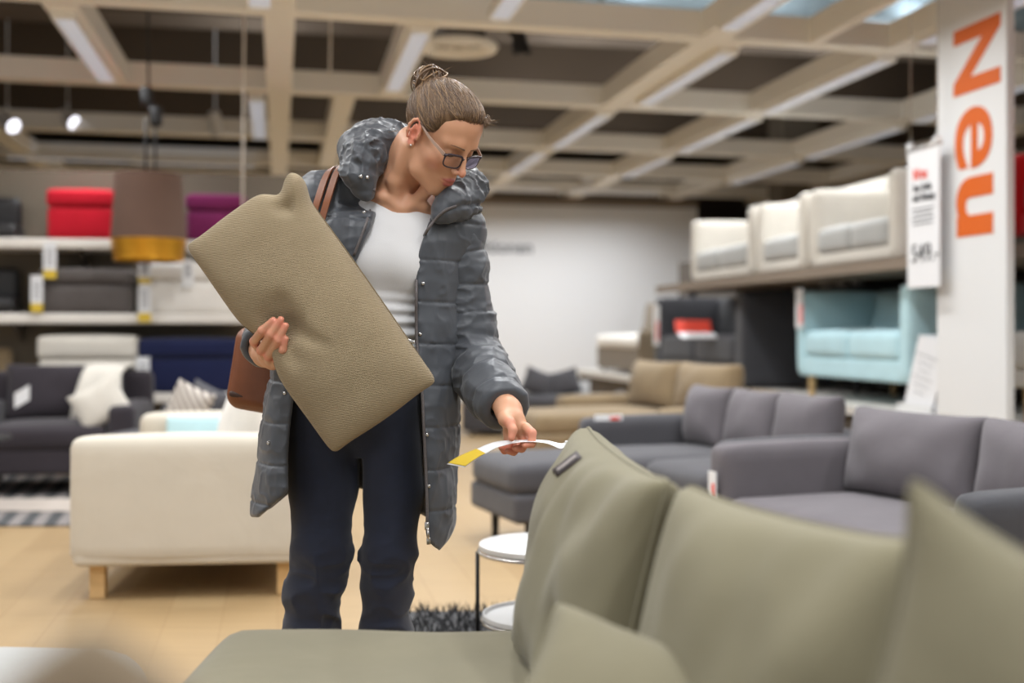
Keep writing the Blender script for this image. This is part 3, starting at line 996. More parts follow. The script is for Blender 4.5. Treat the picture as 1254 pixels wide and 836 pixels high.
tag(ob('cushion', xf(cushion(0.28, 0.26, 0.10, 18, seed=3), (pc.x + .02, pc.y, 0.57), EUL(-16, 18, -30)), M['f_greyd']), 'dark grey cushion behind the pale striped cushion', 'cushion')
bench = thing('bench', 'low dark upholstered bench carrying the striped cushion', 'bench', (-1.78, 6.78, 0), math.radians(-8))
ob('seat', xf(rbox(0.9, 0.42, 0.16, 0.05, 10), (0, 0, 0.36)), M['f_greyd'], bench)
for sx in (-1, 1):
    for sy in (-1, 1):
        ob('leg', xf(lathe([(0.014, 0), (0.02, 0.3)], 12), (sx * .38, sy * .15, 0)), M['black'], bench)

# black side table at the left edge
tb = thing('side_table', 'black side table with thin splayed legs at the left picture edge', 'table', (-3.02, 6.72, 0), 0.2)
ob('tabletop', lathe([(0.001, 0.40), (0.25, 0.40), (0.26, 0.41), (0.25, 0.425), (0.001, 0.425)], 32), M['black'], tb, auto=40)
for k in range(3):
    a = k * 2.1 - 0.55
    ob('leg', tube([(0.14 * math.cos(a), 0.14 * math.sin(a), 0.4), (0.22 * math.cos(a), 0.22 * math.sin(a), 0.0)], [0.022, 0.014], 10), M['black'], tb)
# striped rug
M['rug_stripe'] = stripe_mat('rug_stripe', (74, 75, 77), (134, 128, 126), 2.6, (0, 0, -0.25))
M['rug_band'] = fabric('rug_band', (196, 184, 174))
rg = thing('striped_rug', 'flat woven rug with dark and pale stripes at the left edge', 'rug', (-3.0, 7.3, 0), 0.0)
ob('pile', bevbox(2.3, 2.1, 0.012, 0.004, (0, 0, 0.007)), M['rug_stripe'], rg, smooth=False)
ob('pale_band', box(2.3, 0.5, 0.003, (0, -0.35, 0.0150)), M['rug_band'], rg, smooth=False)
fr = []
for i in range(110):
    x = -1.14 + i * 2.28 / 109
    fr.append(tube([(x, 1.04, 0.008), (x + 0.02 * math.sin(i), 1.14, 0.006)], 0.004, 4))
ob('fringe', join(*fr), M['f_greyd'], rg)

# small white tray table with two tiers
tt = thing('tray_table', 'round white two-tier tray table with thin metal frame', 'table', P(668, 667, 3.6) * Vector((1, 1, 0)), 0.0)
for zc, rr_ in ((0.362, 0.195), (0.158, 0.185)):
    tr = ob('tray', lathe([(0.001, zc - 0.004), (rr_ - 0.004, zc - 0.004), (rr_, zc), (rr_, zc + 0.014), (rr_ - 0.004, zc + 0.014), (rr_ - 0.006, zc + 0.004), (0.001, zc + 0.004)], 56), M['white_plastic'], tt, auto=40)
    V, F = tube([(rr_ * math.cos(a) * 1.01, rr_ * math.sin(a) * 1.01, zc - 0.008) for a in np.linspace(0, 2 * math.pi, 60)], 0.005, 8)
    ob('ring', (V, F), M['gold_frame'] if 'gold_frame' in M else M['chrome'], tt)
for k in range(3):
    a = math.pi * (1.03 + k * 2 / 3)
    ob('leg', tube([(0.2 * math.cos(a), 0.2 * math.sin(a), 0.355), (0.2 * math.cos(a), 0.2 * math.sin(a), 0.0)], 0.006, 8), M['black_metal'], tt)
# dark shaggy rug under it
M['shag'] = fabric('shag', (62, 62, 64), var=0.4)
sr = tag(ob('shaggy_rug', xf(rbox(1.7, 1.1, 0.04, 0.018, 6), (0.42, 3.68, 0.02)), M['shag']), 'dark grey shaggy rug under the white tray table', 'rug')
V, F = [], []
rr = random.Random(5)
for i in range(5200):
    x, y = rr.uniform(-0.43, 1.27), rr.uniform(3.13, 4.23)
    dx, dy, h = rr.uniform(-.02, .02), rr.uniform(-.02, .02), rr.uniform(.02, .045)
    k = len(V)
    V += [(x - .004, y, .036), (x + .004, y, .036), (x + dx, y + dy, .036 + h)]
    F.append([k, k + 1, k + 2])
pile = ob('shag_pile', (V, F), [M['shag']], sr)
pile['kind'] = 'stuff'

# ------------------------------------------------------------------ things on the rack
def rack_sofa(name, label, cat, u0, u1, z, m, front=3.92, d=0.86, group=None, **kw):
    return sofa(name, label, cat, UV(front + d / 2, (u0 + u1) / 2, z), PSI - math.pi / 2, u1 - u0, d, m, group=group, **kw)
bs = rack_sofa('blue_sofa', 'light turquoise two seat sofa on wooden legs on the white deck', 'sofa', 7.15, 8.85, 0.5, M['f_blue'], seat_h=0.5, arm_h=0.80, back_h=0.82, arm_w=0.13, back_t=0.2, leg_h=0.17, nseat=2, nback=1, cush_h=0.3, legm=M['oak'], legr=0.032, seat_t=0.2)
fold_tag(bs, UV(3.90, 8.80, 1.02), 0.1, 0.30, UV(0.15, -1))
ds = rack_sofa('charcoal_sofa', 'charcoal box sofa with high arms and red card on the white deck', 'sofa', 9.95, 12.45, 0.5, M['f_charcoal'], seat_h=0.45, arm_h=0.85, back_h=0.85, arm_w=0.2, back_t=0.22, leg_h=0.03, nseat=2, nback=0, seat_t=0.24, legm=M['black'])
fold_tag(ds, UV(3.90, 12.40, 0.85), 0.12, 0.42, UV(0.15, -1))
bg = rack_sofa('small_armchair', 'beige armchair with pale seat at the far end of the white deck', 'armchair', 13.0, 14.9, 0.5, M['f_brown'], seat_h=0.45, arm_h=0.5, back_h=0.8, arm_w=0.1, leg_h=0.05, nseat=1, nback=1, cush_h=0.4, seat_m=M['f_white'], arms=(0, 1))
wl = rack_sofa('white_sofa', 'white two seat sofa on oak legs right of the orange lettered banner', 'sofa', 4.3, 6.1, 0.5, M['f_white'], seat_h=0.5, arm_h=0.7, back_h=0.86, arm_w=0.13, back_t=0.2, leg_h=0.2, nseat=2, nback=1, legm=M['oak'], legr=0.03, seat_t=0.22, arms=(0, 1))
rs = rack_sofa('red_sofa', 'bright red sofa on the upper rack right of the banner', 'sofa', 4.2, 6.08, 1.46, M['f_red2'], seat_h=0.36, arm_h=0.5, back_h=0.68, arm_w=0.13, leg_h=0.06, nseat=2, nback=1, seat_t=0.2)
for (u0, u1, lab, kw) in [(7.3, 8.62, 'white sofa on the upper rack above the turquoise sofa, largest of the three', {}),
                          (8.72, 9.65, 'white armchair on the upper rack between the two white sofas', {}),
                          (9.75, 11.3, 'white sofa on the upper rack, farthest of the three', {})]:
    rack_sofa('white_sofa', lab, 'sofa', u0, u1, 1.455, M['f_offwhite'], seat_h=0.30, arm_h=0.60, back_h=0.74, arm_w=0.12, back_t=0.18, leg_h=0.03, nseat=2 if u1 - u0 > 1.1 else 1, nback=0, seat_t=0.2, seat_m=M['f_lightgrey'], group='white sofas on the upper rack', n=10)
# red price card on the charcoal sofa
pc = thing('price_card', 'red and white folded price card on the charcoal sofa seat', 'card', P(851, 411, 11.3), 0.15)
ob('red_half', xf(box(0.34, 0.008, 0.12, (0, 0.02, 0.1)), rot=EUL(-20, 0, 0)), M['red_print'], pc, smooth=False)
ob('white_half', xf(box(0.34, 0.14, 0.008, (0, -0.08, 0.03)), rot=EUL(18, 0, 0)), M['paper'], pc, smooth=False)
# small things behind, on the charcoal sofa's back and along the upper deck
for (px, py, Y, m, lab) in [(848, 362, 12.9, M['black'], 'small black knob lamp on the rack over the charcoal sofa')]:
    kb = thing('knob_lamp', lab, 'lamp', P(px, py + 8, Y))
    ob('foot', lathe([(0.04, 0), (0.05, 0.01), (0.02, 0.04), (0.02, 0.06)], 16), m, kb)
    ob('globe', xf(lathe([(0.005, -0.05), (0.045, -0.02), (0.05, 0.01), (0.03, 0.05), (0.005, 0.06)], 16), (0, 0, 0.1)), m, kb)
gb = rack_sofa('display_stool', 'dark grey upholstered stool on the rack behind the turquoise sofa', 'stool', 8.9, 9.8, 0.5, M['f_charcoal'], front=4.4, d=0.7, seat_h=0.86, arm_h=0.5, back_h=0.5, nseat=1, nback=0, arms=(0, 0), seat_t=0.3, backrest=False)
for k in range(3):
    jr = thing('small_jar', ['small white jar under the upper rack, left of three', 'small white jar under the upper rack, middle of three', 'small white jar under the upper rack, right of three'][k], 'jar', UV(4.55, 9.65 - 0.28 * k, 1.363))
    ob('body', lathe([(0.03, 0), (0.05, 0.01), (0.055, 0.07), (0.04, 0.09)], 18), M['white_plastic'], jr)
    ob('lid', lathe([(0.042, 0.09), (0.042, 0.11), (0.01, 0.115)], 18), M['shelf_white'], jr)

# vertical banner with orange lettering
u0b, u1b = P_uv(1146, v=3.62)[1], P_uv(1231, v=3.62)[1]
bn = thing('banner', 'tall white hanging banner with large orange letters reading downwards', 'banner', UV(3.62 + 0.03, (u0b + u1b) / 2, 0.0), PSI)
wb = u0b - u1b
ybot = UV(3.62, (u0b + u1b) / 2).y
zb = CAMZ - (512 - HY) / FPX * ybot
ob('panel', bevbox(0.05, wb, 2.86 - zb, 0.008, (0, 0, (2.86 + zb) / 2)), M['white_plastic'], bn, smooth=False)
ob('foot_rail', box(0.06, wb, 0.02, (0, 0, zb - 0.01)), M['shelf_white'], bn, smooth=False)
for s in (-1, 1):
    ob('hanging_wire', tube([(0, s * wb * .4, 2.86), (0, s * wb * .4, 4.3)], 0.003, 6), M['chrome'], bn)
    ob('support_rod', tube([(0.02, s * wb * .4, 0.0), (0.02, s * wb * .4, zb + 0.1)], 0.012, 8), M['chrome'], bn)
kb_ = ybot / FPX
def banner_letter(ch, y0, y1, f0, f1, bold=0.02):
    """one letter turned to read downwards, fitted to its place on the banner"""
    o_ = text_mesh(ch, 0.6, M['orange'], None, (0, 0, 0), (1, 0, 0), (0, 1, 0), name='lettering', bold=bold, depth=0.003)
    V = np.array([v.co[:] for v in o_.data.vertices])
    lo, hi = V.min(0), V.max(0)
    adv = (V[:, 0] - lo[0]) / (hi[0] - lo[0]); hgt = (V[:, 1] - lo[1]) / (hi[1] - lo[1])
    for v, a_, h_, t_ in zip(o_.data.vertices, adv, hgt, V[:, 2]):
        z_ = CAMZ + (HY - (y0 + (y1 - y0) * a_)) * kb_
        v.co = (-0.026 - t_, wb / 2 - wb * (f0 + (f1 - f0) * h_), z_)
    o_.data.flip_normals()
    o_.parent = bn
banner_letter('N', 31, 113, 0.27, 0.93)
banner_letter('e', 132, 207, 0.29, 0.82, 0.008)
banner_letter('u', 217, 289, 0.31, 0.83)

# hanging price sign
sg = thing('price_sign', 'narrow white hanging price sign reading 549 beside the banner', 'sign', UV(3.55, 6.95, 0), PSI)
u0s, u1s = P_uv(1112, v=3.55)[1], P_uv(1151, v=3.55)[1]
um = (u0s + u1s) / 2
sg.location = UV(3.55, um, 0)
ys = sg.location.y
zs0, zs1 = CAMZ + (HY - 352) / FPX * ys, CAMZ + (HY - 180) / FPX * ys
ws_ = u0s - u1s
ob('sheet', bevbox(0.008, ws_, zs1 - zs0, 0.002, (0, 0, (zs0 + zs1) / 2)), M['paper'], sg, smooth=False)
ob('top_rail', tube([(0, -ws_ / 2 - .01, zs1), (0, ws_ / 2 + .01, zs1)], 0.012, 8), M['chrome'], sg)
for s in (-1, 1):
    ob('clip', bevbox(0.03, 0.04, 0.04, 0.005, (0, s * ws_ * .42, zs1 + 0.02)), M['white_plastic'], sg, smooth=False)
    ob('hanging_wire', tube([(0, s * ws_ * .42, zs1 + 0.02), (0, s * ws_ * .42, 4.3)], 0.003, 6), M['chrome'], sg)
ks = ys / FPX
def sign_text(body, px_from_left, py, size, m, bold=0.0):
    o_ = UV(3.543, u0s - ws_ * px_from_left)
    text_mesh(body, size, m, sg, Vector((o_.x, o_.y, CAMZ + (HY - py) * ks)), UV(0, -1), (0, 0, 1), name='lettering', bold=bold, depth=0.001)
sign_text('Neu', 0.2, 218, 0.085, M['red_print'], 0.003)
sign_text('3er-Sofa', 0.18, 233, 0.06, M['dark_print'], 0.001)
sign_text('mit Bezug', 0.18, 245, 0.06, M['dark_print'], 0.001)
sign_text('549.-', 0.14, 320, 0.145, M['dark_print'], 0.0)
for i in range(4):
    o_ = UV(3.544, u0s - ws_ * 0.5)
    ob('print_line', box(0.002, ws_ * (0.68 - 0.08 * (i % 2)), 0.008, (-0.006, 0.0, CAMZ + (HY - 255 - i * 6) * ks)), M['grey_print'], sg, smooth=False)

# leaflets on the ledge
lf = thing('leaflet_stand', 'stack of white leaflets leaning on the white ledge by the banner', 'leaflets', UV(3.85, P_uv(1120, v=3.85)[1] - 0.03, 0.5), PSI)
for i in range(4):
    ob('leaflet', xf(bevbox(0.006, 0.34, 0.46, 0.001, (0, 0, 0.23)), (0.02 * i, -0.03 * i, 0), EUL(10, 8, 0)), M['paper'], lf, smooth=False)
for i in range(6):
    ob('print_line', xf(box(0.002, 0.14 + 0.05 * (i % 3), 0.004, (-0.005, 0.02, 0.12 + i * 0.045)), (0, 0, 0), EUL(10, 8, 0)), M['grey_print'], lf, smooth=False)
ob('holder', join(box(0.12, 0.4, 0.012, (0.04, 0, 0.006)), box(0.008, 0.4, 0.05, (-0.02, 0, 0.025))), M['white_plastic'], lf, smooth=False)

# red/white swing tag on the near grey sofa's far arm, and card on the far arm
fold_tag(s2, P(869, 612, 4.80), 0.055, 0.115, X2 * 1.0 + Vector((0, 0, 0)))
fold_tag(s1, P(728, 515, 6.0), 0.14, 0.03, (1, 0.2, 0))

# ------------------------------------------------------------------ khaki sofa in the foreground
ks_ = thing('khaki_sofa', 'khaki fabric chaise sofa in the foreground under loose cushions', 'sofa', (0.1, 1.4, 0), 0.0)
ob('chaise_cushion', xf(rbox(1.28, 1.5, 0.2, 0.065, 26, (0.01, 0.015, 0.016), 0.007, 2.0, 4.0), (0.0, 0.115, 0.36)), M['f_khaki2'], ks_)
ob('base', xf(rbox(1.7, 1.46, 0.2, 0.03, 10), (0.22, 0.1, 0.18)), M['f_khaki'], ks_)
ob('backrest', xf(rbox(0.22, 1.5, 0.46, 0.08, 14, (0.01, 0.01, 0.01)), (0.62, 0.05, 0.31), EUL(0, 0, -14)), M['f_khaki'], ks_)
for (x, y) in ((-0.56, 0.74), (-0.56, -0.5), (0.98, 0.74), (0.98, -0.5)):
    ob('leg', bevbox(0.05, 0.05, 0.1, 0.004, (x, y, 0.05)), M['black'], ks_, smooth=False)

def put_cushion(label, center, w, h, t, xdir, updir, seed, m, **kw):
    X = Vector(xdir).normalized()
    Z = Vector(updir); Z = (Z - X * Z.dot(X)).normalized()
    Yv = Z.cross(X)
    R = Matrix((X, Yv, Z)).transposed()
    o = thing('loose_cushion', label, 'cushion', center, 0, 'khaki cushions on the foreground sofa')
    V, F = cushion(w, h, t, 44, seed=seed, **kw)
    b = ob('cover', xf((V, F), (0, 0, 0), R), m, o)
    # piped seam round the rim
    n = 44
    s = np.linspace(-1, 1, n + 1); s = np.sign(s) * (1 - (1 - np.abs(s)) ** 1.35)
    pin = kw.get('pinch', 0.07); ea = kw.get('ears', 0.0); rn = kw.get('rnd', 0.0)
    rim = [(u, -1) for u in s] + [(1, v) for v in s[1:]] + [(u, 1) for u in s[::-1][1:]] + [(-1, v) for v in s[::-1][1:]]
    pts = []
    for (u, v) in rim:
        e = 1 + ea * u ** 6 * v ** 6 - rn * u ** 18 * v ** 18
        p = np.array([u * w / 2 * (1 - pin * (1 - v * v)) * e, 0, v * h / 2 * (1 - pin * (1 - u * u)) * e])
        pts.append(tuple(np.array(R) @ p))
    ob('seam', tube(pts, 0.0035, 6), m, o)
    return o, R
# far back cushion with the dark label
cA, RA = put_cushion('tall khaki back cushion with dark label and price strip, nearest the woman', (0.128, 1.97, 0.595), 0.66, 0.43, 0.21, (0.10, -1, -0.03), (0.22, 0.0, 1), 11.0, M['f_khaki'], pinch=0.04, wr=0.028, wf=6.0, ears=0.05, ex=0.36, rnd=0.04, dents=((0.2, 0.12, 0.07, 0.02, -1), (-0.05, 0.02, 0.06, 0.018, -1), (0.18, -0.05, 0.05, 0.022, -1)))
cB, RB = put_cushion('plump khaki cushion in the middle of the foreground row', (0.290, 1.41, 0.59), 0.42, 0.40, 0.20, (0.45, -0.89, -0.02), (0.18, 0.1, 1), 23.0, M['f_khaki'], pinch=0.03, wr=0.018, wf=6, ears=0.06, ex=0.36, rnd=0.05)
cC, RC = put_cushion('blurred khaki cushion with raised corner at the right picture edge', tuple(P(1240, 640, 0.93) + Vector((0.080, 0.03, -0.265))), 0.44, 0.42, 0.16, (0.93, -0.10, -0.37), (0.37, 0.12, 0.93), 31.0, M['f_khaki2'], pinch=0.09, wr=0.012, ears=0.08, rnd=0.04)
cD, RD = put_cushion('small khaki cushion lying in front of the taller ones', (0.165, 1.36, 0.525), 0.36, 0.28, 0.13, (0.88, -0.25, -0.32), (0.1, 0.75, 0.6), 41.0, M['f_khaki2'], pinch=0.05, wr=0.014, ears=0.05, rnd=0.05)

# pale grey ottoman, lower left
ot = thing('ottoman', 'pale grey upholstered ottoman at the lower left corner', 'ottoman', (-1.08, 1.85, 0), 0.0)
ob('seat', xf(rbox(0.86, 0.86, 0.22, 0.09, 16, (0.01, 0.01, 0.012)), (0, 0, 0.32)), M['f_lightgrey'], ot)
ob('base', xf(rbox(0.8, 0.8, 0.14, 0.03, 10), (0, 0, 0.16)), M['f_lightgrey'], ot)
for sx in (-1, 1):
    for sy in (-1, 1):
        ob('leg', xf(lathe([(0.016, 0), (0.022, 0.1)], 12), (sx * .34, sy * .34, 0)), M['oak'], ot)
# near sofa the camera looks over: blurred
nf = thing('near_sofa', 'blurred brown sofa back close to the camera along the bottom edge', 'sofa', (0.31, 0.46, 0), 0.0)
ob('backrest', xf(rbox(0.62, 0.12, 0.72, 0.045, 12), (0, 0, 0.487)), M['f_khaki'], nf)
ob('base', xf(rbox(0.62, 0.5, 0.3, 0.05, 8), (0, -0.27, 0.22)), M['f_khaki'], nf)
for sx in (-0.26, 0.26):
    for sy in (-.45, .02):
        ob('leg', xf(lathe([(0.016, 0), (0.022, 0.09)], 12), (sx, sy, 0)), M['black'], nf)
nc = thing('near_pouf', 'brown upholstered stool with a raised cushion corner, strongly blurred at bottom left', 'stool', (-0.158, 0.46, 0), 0.0)
ob('cushion', xf(cushion(0.21, 0.21, 0.07, 24, pinch=-0.05, ears=-0.04), (0, 0, 0.748), EUL(0, 45, 0)), M['f_brown'], nc)
ob('seat', xf(rbox(0.1, 0.3, 0.56, 0.03, 8), (0, 0, 0.33)), M['f_brown'], nc)
for sy in (-.1, .1):
    ob('leg', xf(lathe([(0.012, 0), (0.016, 0.06)], 12), (0, sy, 0)), M['black'], nc)
# ------------------------------------------------------------------ the customer
def A(px, py, Y):
    return np.array(P(px, py, Y)[:])
_NT = np.random.default_rng(3).random((32, 32, 32)).astype(np.float32)
def vnoise(p, s, off=0.0):
    q = p * np.float32(s) + np.float32(off)
    i = np.floor(q).astype(np.int32)
    f = q - i
    f = f * f * (3 - 2 * f)
    r = 0
    for a in (0, 1):
        wa = f[:, 0] if a else 1 - f[:, 0]
        for b in (0, 1):
            wb_ = wa * (f[:, 1] if b else 1 - f[:, 1])
            for c in (0, 1):
                w_ = wb_ * (f[:, 2] if c else 1 - f[:, 2])
                r = r + w_ * _NT[(i[:, 0] + a) & 31, (i[:, 1] + b) & 31, (i[:, 2] + c) & 31]
    return r
def ridged(p, s, off=0.0):
    return 1 - np.abs(2 * vnoise(p, s, off) - 1)

# --- head frame, fitted to the picture: x = her left, y = forward, z = up
HR = np.array([[0.63700225, 0.6004233, 0.48344596], [0.76878973, -0.44887242, -0.45549523], [0.05648439, -0.66181977, 0.74753201]])
HC = np.array([-0.1604, 2.71, 1.4295])
HS = 0.94
def HW(x, y, z):
    return HC + HS * (HR @ np.array([x, y, z]))
def to_head(p):
    return ((p - HC.astype(np.float32)) @ HR.astype(np.float32)) / np.float32(HS)

def mir(q):
    r = q.copy(); r[:, 0] = np.abs(r[:, 0]); return r
LIP_U = [(-0.0215, 0.0815, -0.0600), (-0.011, 0.0925, -0.0592), (-0.004, 0.0955, -0.0572), (0, 0.0950, -0.0582), (0.004, 0.0955, -0.0572), (0.011, 0.0925, -0.0592), (0.0215, 0.0815, -0.0600)]
LIP_L = [(-0.020, 0.0815, -0.0620), (-0.010, 0.0905, -0.0695), (0, 0.0930, -0.0705), (0.010, 0.0905, -0.0695), (0.020, 0.0815, -0.0620)]
def f_skull(q):
    d = d_ell(q, (0, -0.016, 0.044), (0.073, 0.094, 0.081))
    d = smin(d, d_ell(q, (0, 0.026, 0.05), (0.062, 0.056, 0.062)), 0.03)
    return smin(d, d_ell(q, (0, 0.026, -0.03), (0.057, 0.056, 0.078)), 0.03)
def f_head(q):
    """head distance in head space"""
    m = mir(q)
    d = d_ell(q, (0, -0.016, 0.044), (0.073, 0.094, 0.081))
    d = smin(d, d_ell(q, (0, 0.026, 0.05), (0.062, 0.056, 0.062)), 0.03)
    d = smin(d, d_ell(q, (0, 0.026, -0.03), (0.057, 0.056, 0.078)), 0.03)
    d = smin(d, d_chain(m, [(0.053, 0.0, -0.045), (0.046, 0.026, -0.078), (0.016, 0.064, -0.098)], [0.013, 0.013, 0.015], 0.02), 0.03)
    d = smin(d, d_sphere(q, (0, 0.067, -0.099), 0.0165), 0.022)
    d = smin(d, d_ell(q, (0, 0.066, -0.06), (0.030, 0.024, 0.030)), 0.02)
    d = smin(d, d_sphere(m, (0.041, 0.053, -0.020), 0.022), 0.025)
    d = smin(d, d_chain(m, [(0, 0.077, 0.026), (0.022, 0.0765, 0.030), (0.043, 0.063, 0.027)], [0.011, 0.0115, 0.010], 0.01), 0.018)
    # eye sockets and lids
    d = smax(d, -d_ell(m, (0.031, 0.099, 0.008), (0.019, 0.020, 0.0125)), 0.014)
    d = smin(d, d_ell(m, (0.031, 0.0685, 0.007), (0.0155, 0.0135, 0.0125)), 0.005)
    # nose
    d = smin(d, d_chain(q, [(0, 0.083, 0.020), (0, 0.096, 0.000), (0, 0.1085, -0.021)], [0.0072, 0.0066, 0.0078], 0.006), 0.012)
    d = smin(d, d_sphere(q, (0, 0.1120, -0.0262), 0.0078), 0.008)
    d = smin(d, d_ell(m, (0.0115, 0.0975, -0.0305), (0.0066, 0.0095, 0.0072)), 0.006)
    d = smax(d, -d_sphere(m, (0.0055, 0.1015, -0.0385), 0.0032), 0.004)
    # mouth
    d = smin(d, d_chain(q, LIP_U, [0.002, 0.0030, 0.0034, 0.0032, 0.0034, 0.0030, 0.002], 0.003), 0.007)
    d = smin(d, d_chain(q, LIP_L, [0.002, 0.0030, 0.0035, 0.0030, 0.002], 0.003), 0.008)
    d = smax(d, -d_chain(q, [(-0.0235, 0.0845, -0.0600), (-0.010, 0.0962, -0.0634), (0, 0.0985, -0.0636), (0.010, 0.0962, -0.0634), (0.0235, 0.0845, -0.0600)], [0.001, 0.0016, 0.0016, 0.0016, 0.001], 0.002), 0.0025)
    # ears
    ring = []
    for a in np.linspace(-0.15 * math.pi, 1.25 * math.pi, 9):
        yy, zz = 0.0155 * math.cos(a), 0.029 * math.sin(a)
        ring.append((0.0755 + 0.010 * max(0, -yy / 0.0155), -0.010 + yy - zz * 0.15, 0.002 + zz))
    e = d_ell(m, (0.0745, -0.011, -0.002), (0.0045, 0.0135, 0.026))
    e = smin(e, d_chain(m, ring, [0.0032, 0.0035, 0.0036, 0.0038, 0.0038, 0.0038, 0.0036, 0.0034, 0.003], 0.003), 0.004)
    e = smin(e, d_ell(m, (0.0735, -0.003, -0.028), (0.0045, 0.0075, 0.0085)), 0.006)
    e = smin(e, d_chain(m, [(0.079, -0.014, 0.016), (0.081, -0.017, 0.0), (0.078, -0.010, -0.014)], [0.0022, 0.003, 0.0025], 0.003), 0.004)
    e = smax(e, -d_ell(m, (0.0795, -0.006, -0.003), (0.006, 0.0062, 0.0105)), 0.004)
    e = smin(e, d_sphere(m, (0.0745, 0.0045, -0.004), 0.0042), 0.004)
    d = smin(d, e, 0.007)
    return d

# --- torso, neck, arms, hands (world)
NB = A(484, 246, 2.815)
def f_torso(p):
    d = d_ell(p, A(484, 315, 2.82), (0.150, 0.098, 0.135))
    d = smin(d, d_ell(p, A(462, 400, 2.82), (0.120, 0.092, 0.13)), 0.05)
    d = smin(d, d_ell(p, A(434, 490, 2.83), (0.150, 0.108, 0.12)), 0.05)
    for (x, y, Y) in ((458, 322, 2.765), (497, 326, 2.768)):
        d = smin(d, d_sphere(p, A(x, y, Y), 0.052), 0.035)
    d = smin(d, d_chain(p, [A(402, 243, 2.83), A(450, 236, 2.84), NB + np.array([0, 0.02, -0.02]), A(525, 258, 2.85), A(563, 282, 2.83)], [0.045, 0.046, 0.05, 0.045, 0.042], 0.03), 0.045)
    return d
def f_neck(p):
    p = p
    d = d_chain(p, [HW(0, -0.022, -0.02), HW(0, -0.028, -0.075), NB + np.array([0.006, -0.01, 0.035]), NB + np.array([0, 0.0, -0.03])], [0.047, 0.0435, 0.047, 0.057], 0.03)
    notch = A(493, 249, 2.748)
    d = smin(d, d_chain(p, [HW(-0.060, -0.018, -0.045), A(484, 222, 2.735), notch + np.array([-0.006, 0, 0])], [0.013, 0.012, 0.008], 0.015), 0.036)
    d = smin(d, d_chain(p, [HW(0.058, -0.012, -0.05), A(520, 236, 2.74), notch + np.array([0.012, 0, 0])], [0.012, 0.011, 0.007], 0.015), 0.026)
    d = smin(d, d_chain(p, [HW(-0.030, -0.055, -0.05), A(472, 226, 2.835), A(425, 240, 2.84)], [0.022, 0.026, 0.028], 0.03), 0.035)
    d = smin(d, d_chain(p, [notch + np.array([-0.012, 0, 0.001]), A(468, 241, 2.752), A(430, 234, 2.795)], [0.0095, 0.0088, 0.009], 0.01), 0.016)
    d = smin(d, d_chain(p, [notch + np.array([0.016, 0, -0.001]), A(520, 252, 2.755), A(555, 270, 2.80)], [0.0095, 0.0085, 0.009], 0.01), 0.016)
    d = smax(d, -d_sphere(p, notch + np.array([0.003, -0.026, 0.008]), 0.017), 0.022)
    return d

# right hand on the pillow, left hand on the price strip: chains from wrist to fingertip
RH = {
    'index': ([A(321, 432, 2.61), A(311.5, 418, 2.545), A(321, 404.5, 2.487), A(334.5, 392, 2.476)], [0.0105, 0.0098, 0.0086, 0.0068]),
    'middle': ([A(326, 438, 2.615), A(320, 429, 2.54), A(332, 409, 2.480), A(344, 391, 2.470)], [0.0105, 0.0098, 0.0086, 0.0068]),
    'ring': ([A(331, 443, 2.615), A(329, 436.5, 2.54), A(341, 416, 2.480), A(350, 398.5, 2.470)], [0.0102, 0.0094, 0.0082, 0.0065]),
    'little': ([A(336, 447, 2.61), A(339.5, 440, 2.545), A(346.5, 428, 2.488), A(350, 414.5, 2.478)], [0.0095, 0.0086, 0.0074, 0.006]),
}
R_WR, R_EL, R_SH = A(321, 428, 2.705), A(343, 393, 2.83), A(392, 246, 2.82)
LH = {
    'thumb': ([A(619, 513, 2.575), A(624.5, 518, 2.548), A(628, 526, 2.535), A(626.3, 536.2, 2.530)], [0.0135, 0.0108, 0.0092, 0.0072]),
    'index': ([A(644, 523, 2.572), A(651.5, 530, 2.552), A(651.5, 543, 2.548), A(642.5, 545, 2.542)], [0.0105, 0.0092, 0.0080, 0.0066]),
    'middle': ([A(638, 527, 2.592), A(644, 541, 2.578), A(639, 549, 2.566), A(631, 549, 2.558)], [0.0105, 0.0092, 0.0082, 0.0068]),
    'ring': ([A(630, 529, 2.605), A(635, 546, 2.592), A(629, 553, 2.580), A(621.5, 552, 2.572)], [0.0102, 0.0090, 0.0080, 0.0066]),
    'little': ([A(621, 529, 2.612), A(623, 546, 2.600), A(618, 552, 2.592), A(613.5, 548, 2.586)], [0.0095, 0.0080, 0.0070, 0.0058]),
}
L_WR, L_EL, L_SH = A(622, 501, 2.622), A(578, 440, 2.83), A(562, 286, 2.83)
def f_rhand(p):
    d = d_chain(p, [R_WR, A(324, 434, 2.66)], [0.026, 0.028], 0.01)
    for a, b in (('index', 'middle'), ('middle', 'ring'), ('ring', 'little')):
        d = smin(d, d_chain(p, [R_WR, (RH[a][0][0] + RH[b][0][0]) / 2], [0.022, 0.014], 0.01), 0.012)
    # thumb stays behind the pillow
    d = smin(d, d_chain(p, [A(327, 424, 2.67), A(345, 416, 2.63), A(362, 404, 2.607), A(374, 394, 2.604)], [0.016, 0.013, 0.0105, 0.008], 0.008), 0.01)
    for k, (pts, rs) in RH.items():
        d = smin(d, d_chain(p, pts, rs, 0.004), 0.0045)
    return d
def f_lhand(p):
    d = d_chain(p, [L_WR, A(627, 513, 2.597)], [0.026, 0.025], 0.01)
    for a, b in (('index', 'middle'), ('middle', 'ring'), ('ring', 'little')):
        d = smin(d, d_chain(p, [L_WR + np.array([0.004, -0.004, -0.008]), (LH[a][0][0] + LH[b][0][0]) / 2], [0.021, 0.0125], 0.01), 0.012)
    d = smin(d, d_chain(p, [A(618, 507, 2.595), LH['thumb'][0][0], LH['thumb'][0][1]], [0.016, 0.015, 0.0105], 0.006), 0.012)
    for k, (pts, rs) in LH.items():
        d = smin(d, d_chain(p, pts, rs, 0.004), 0.0045)
    return d

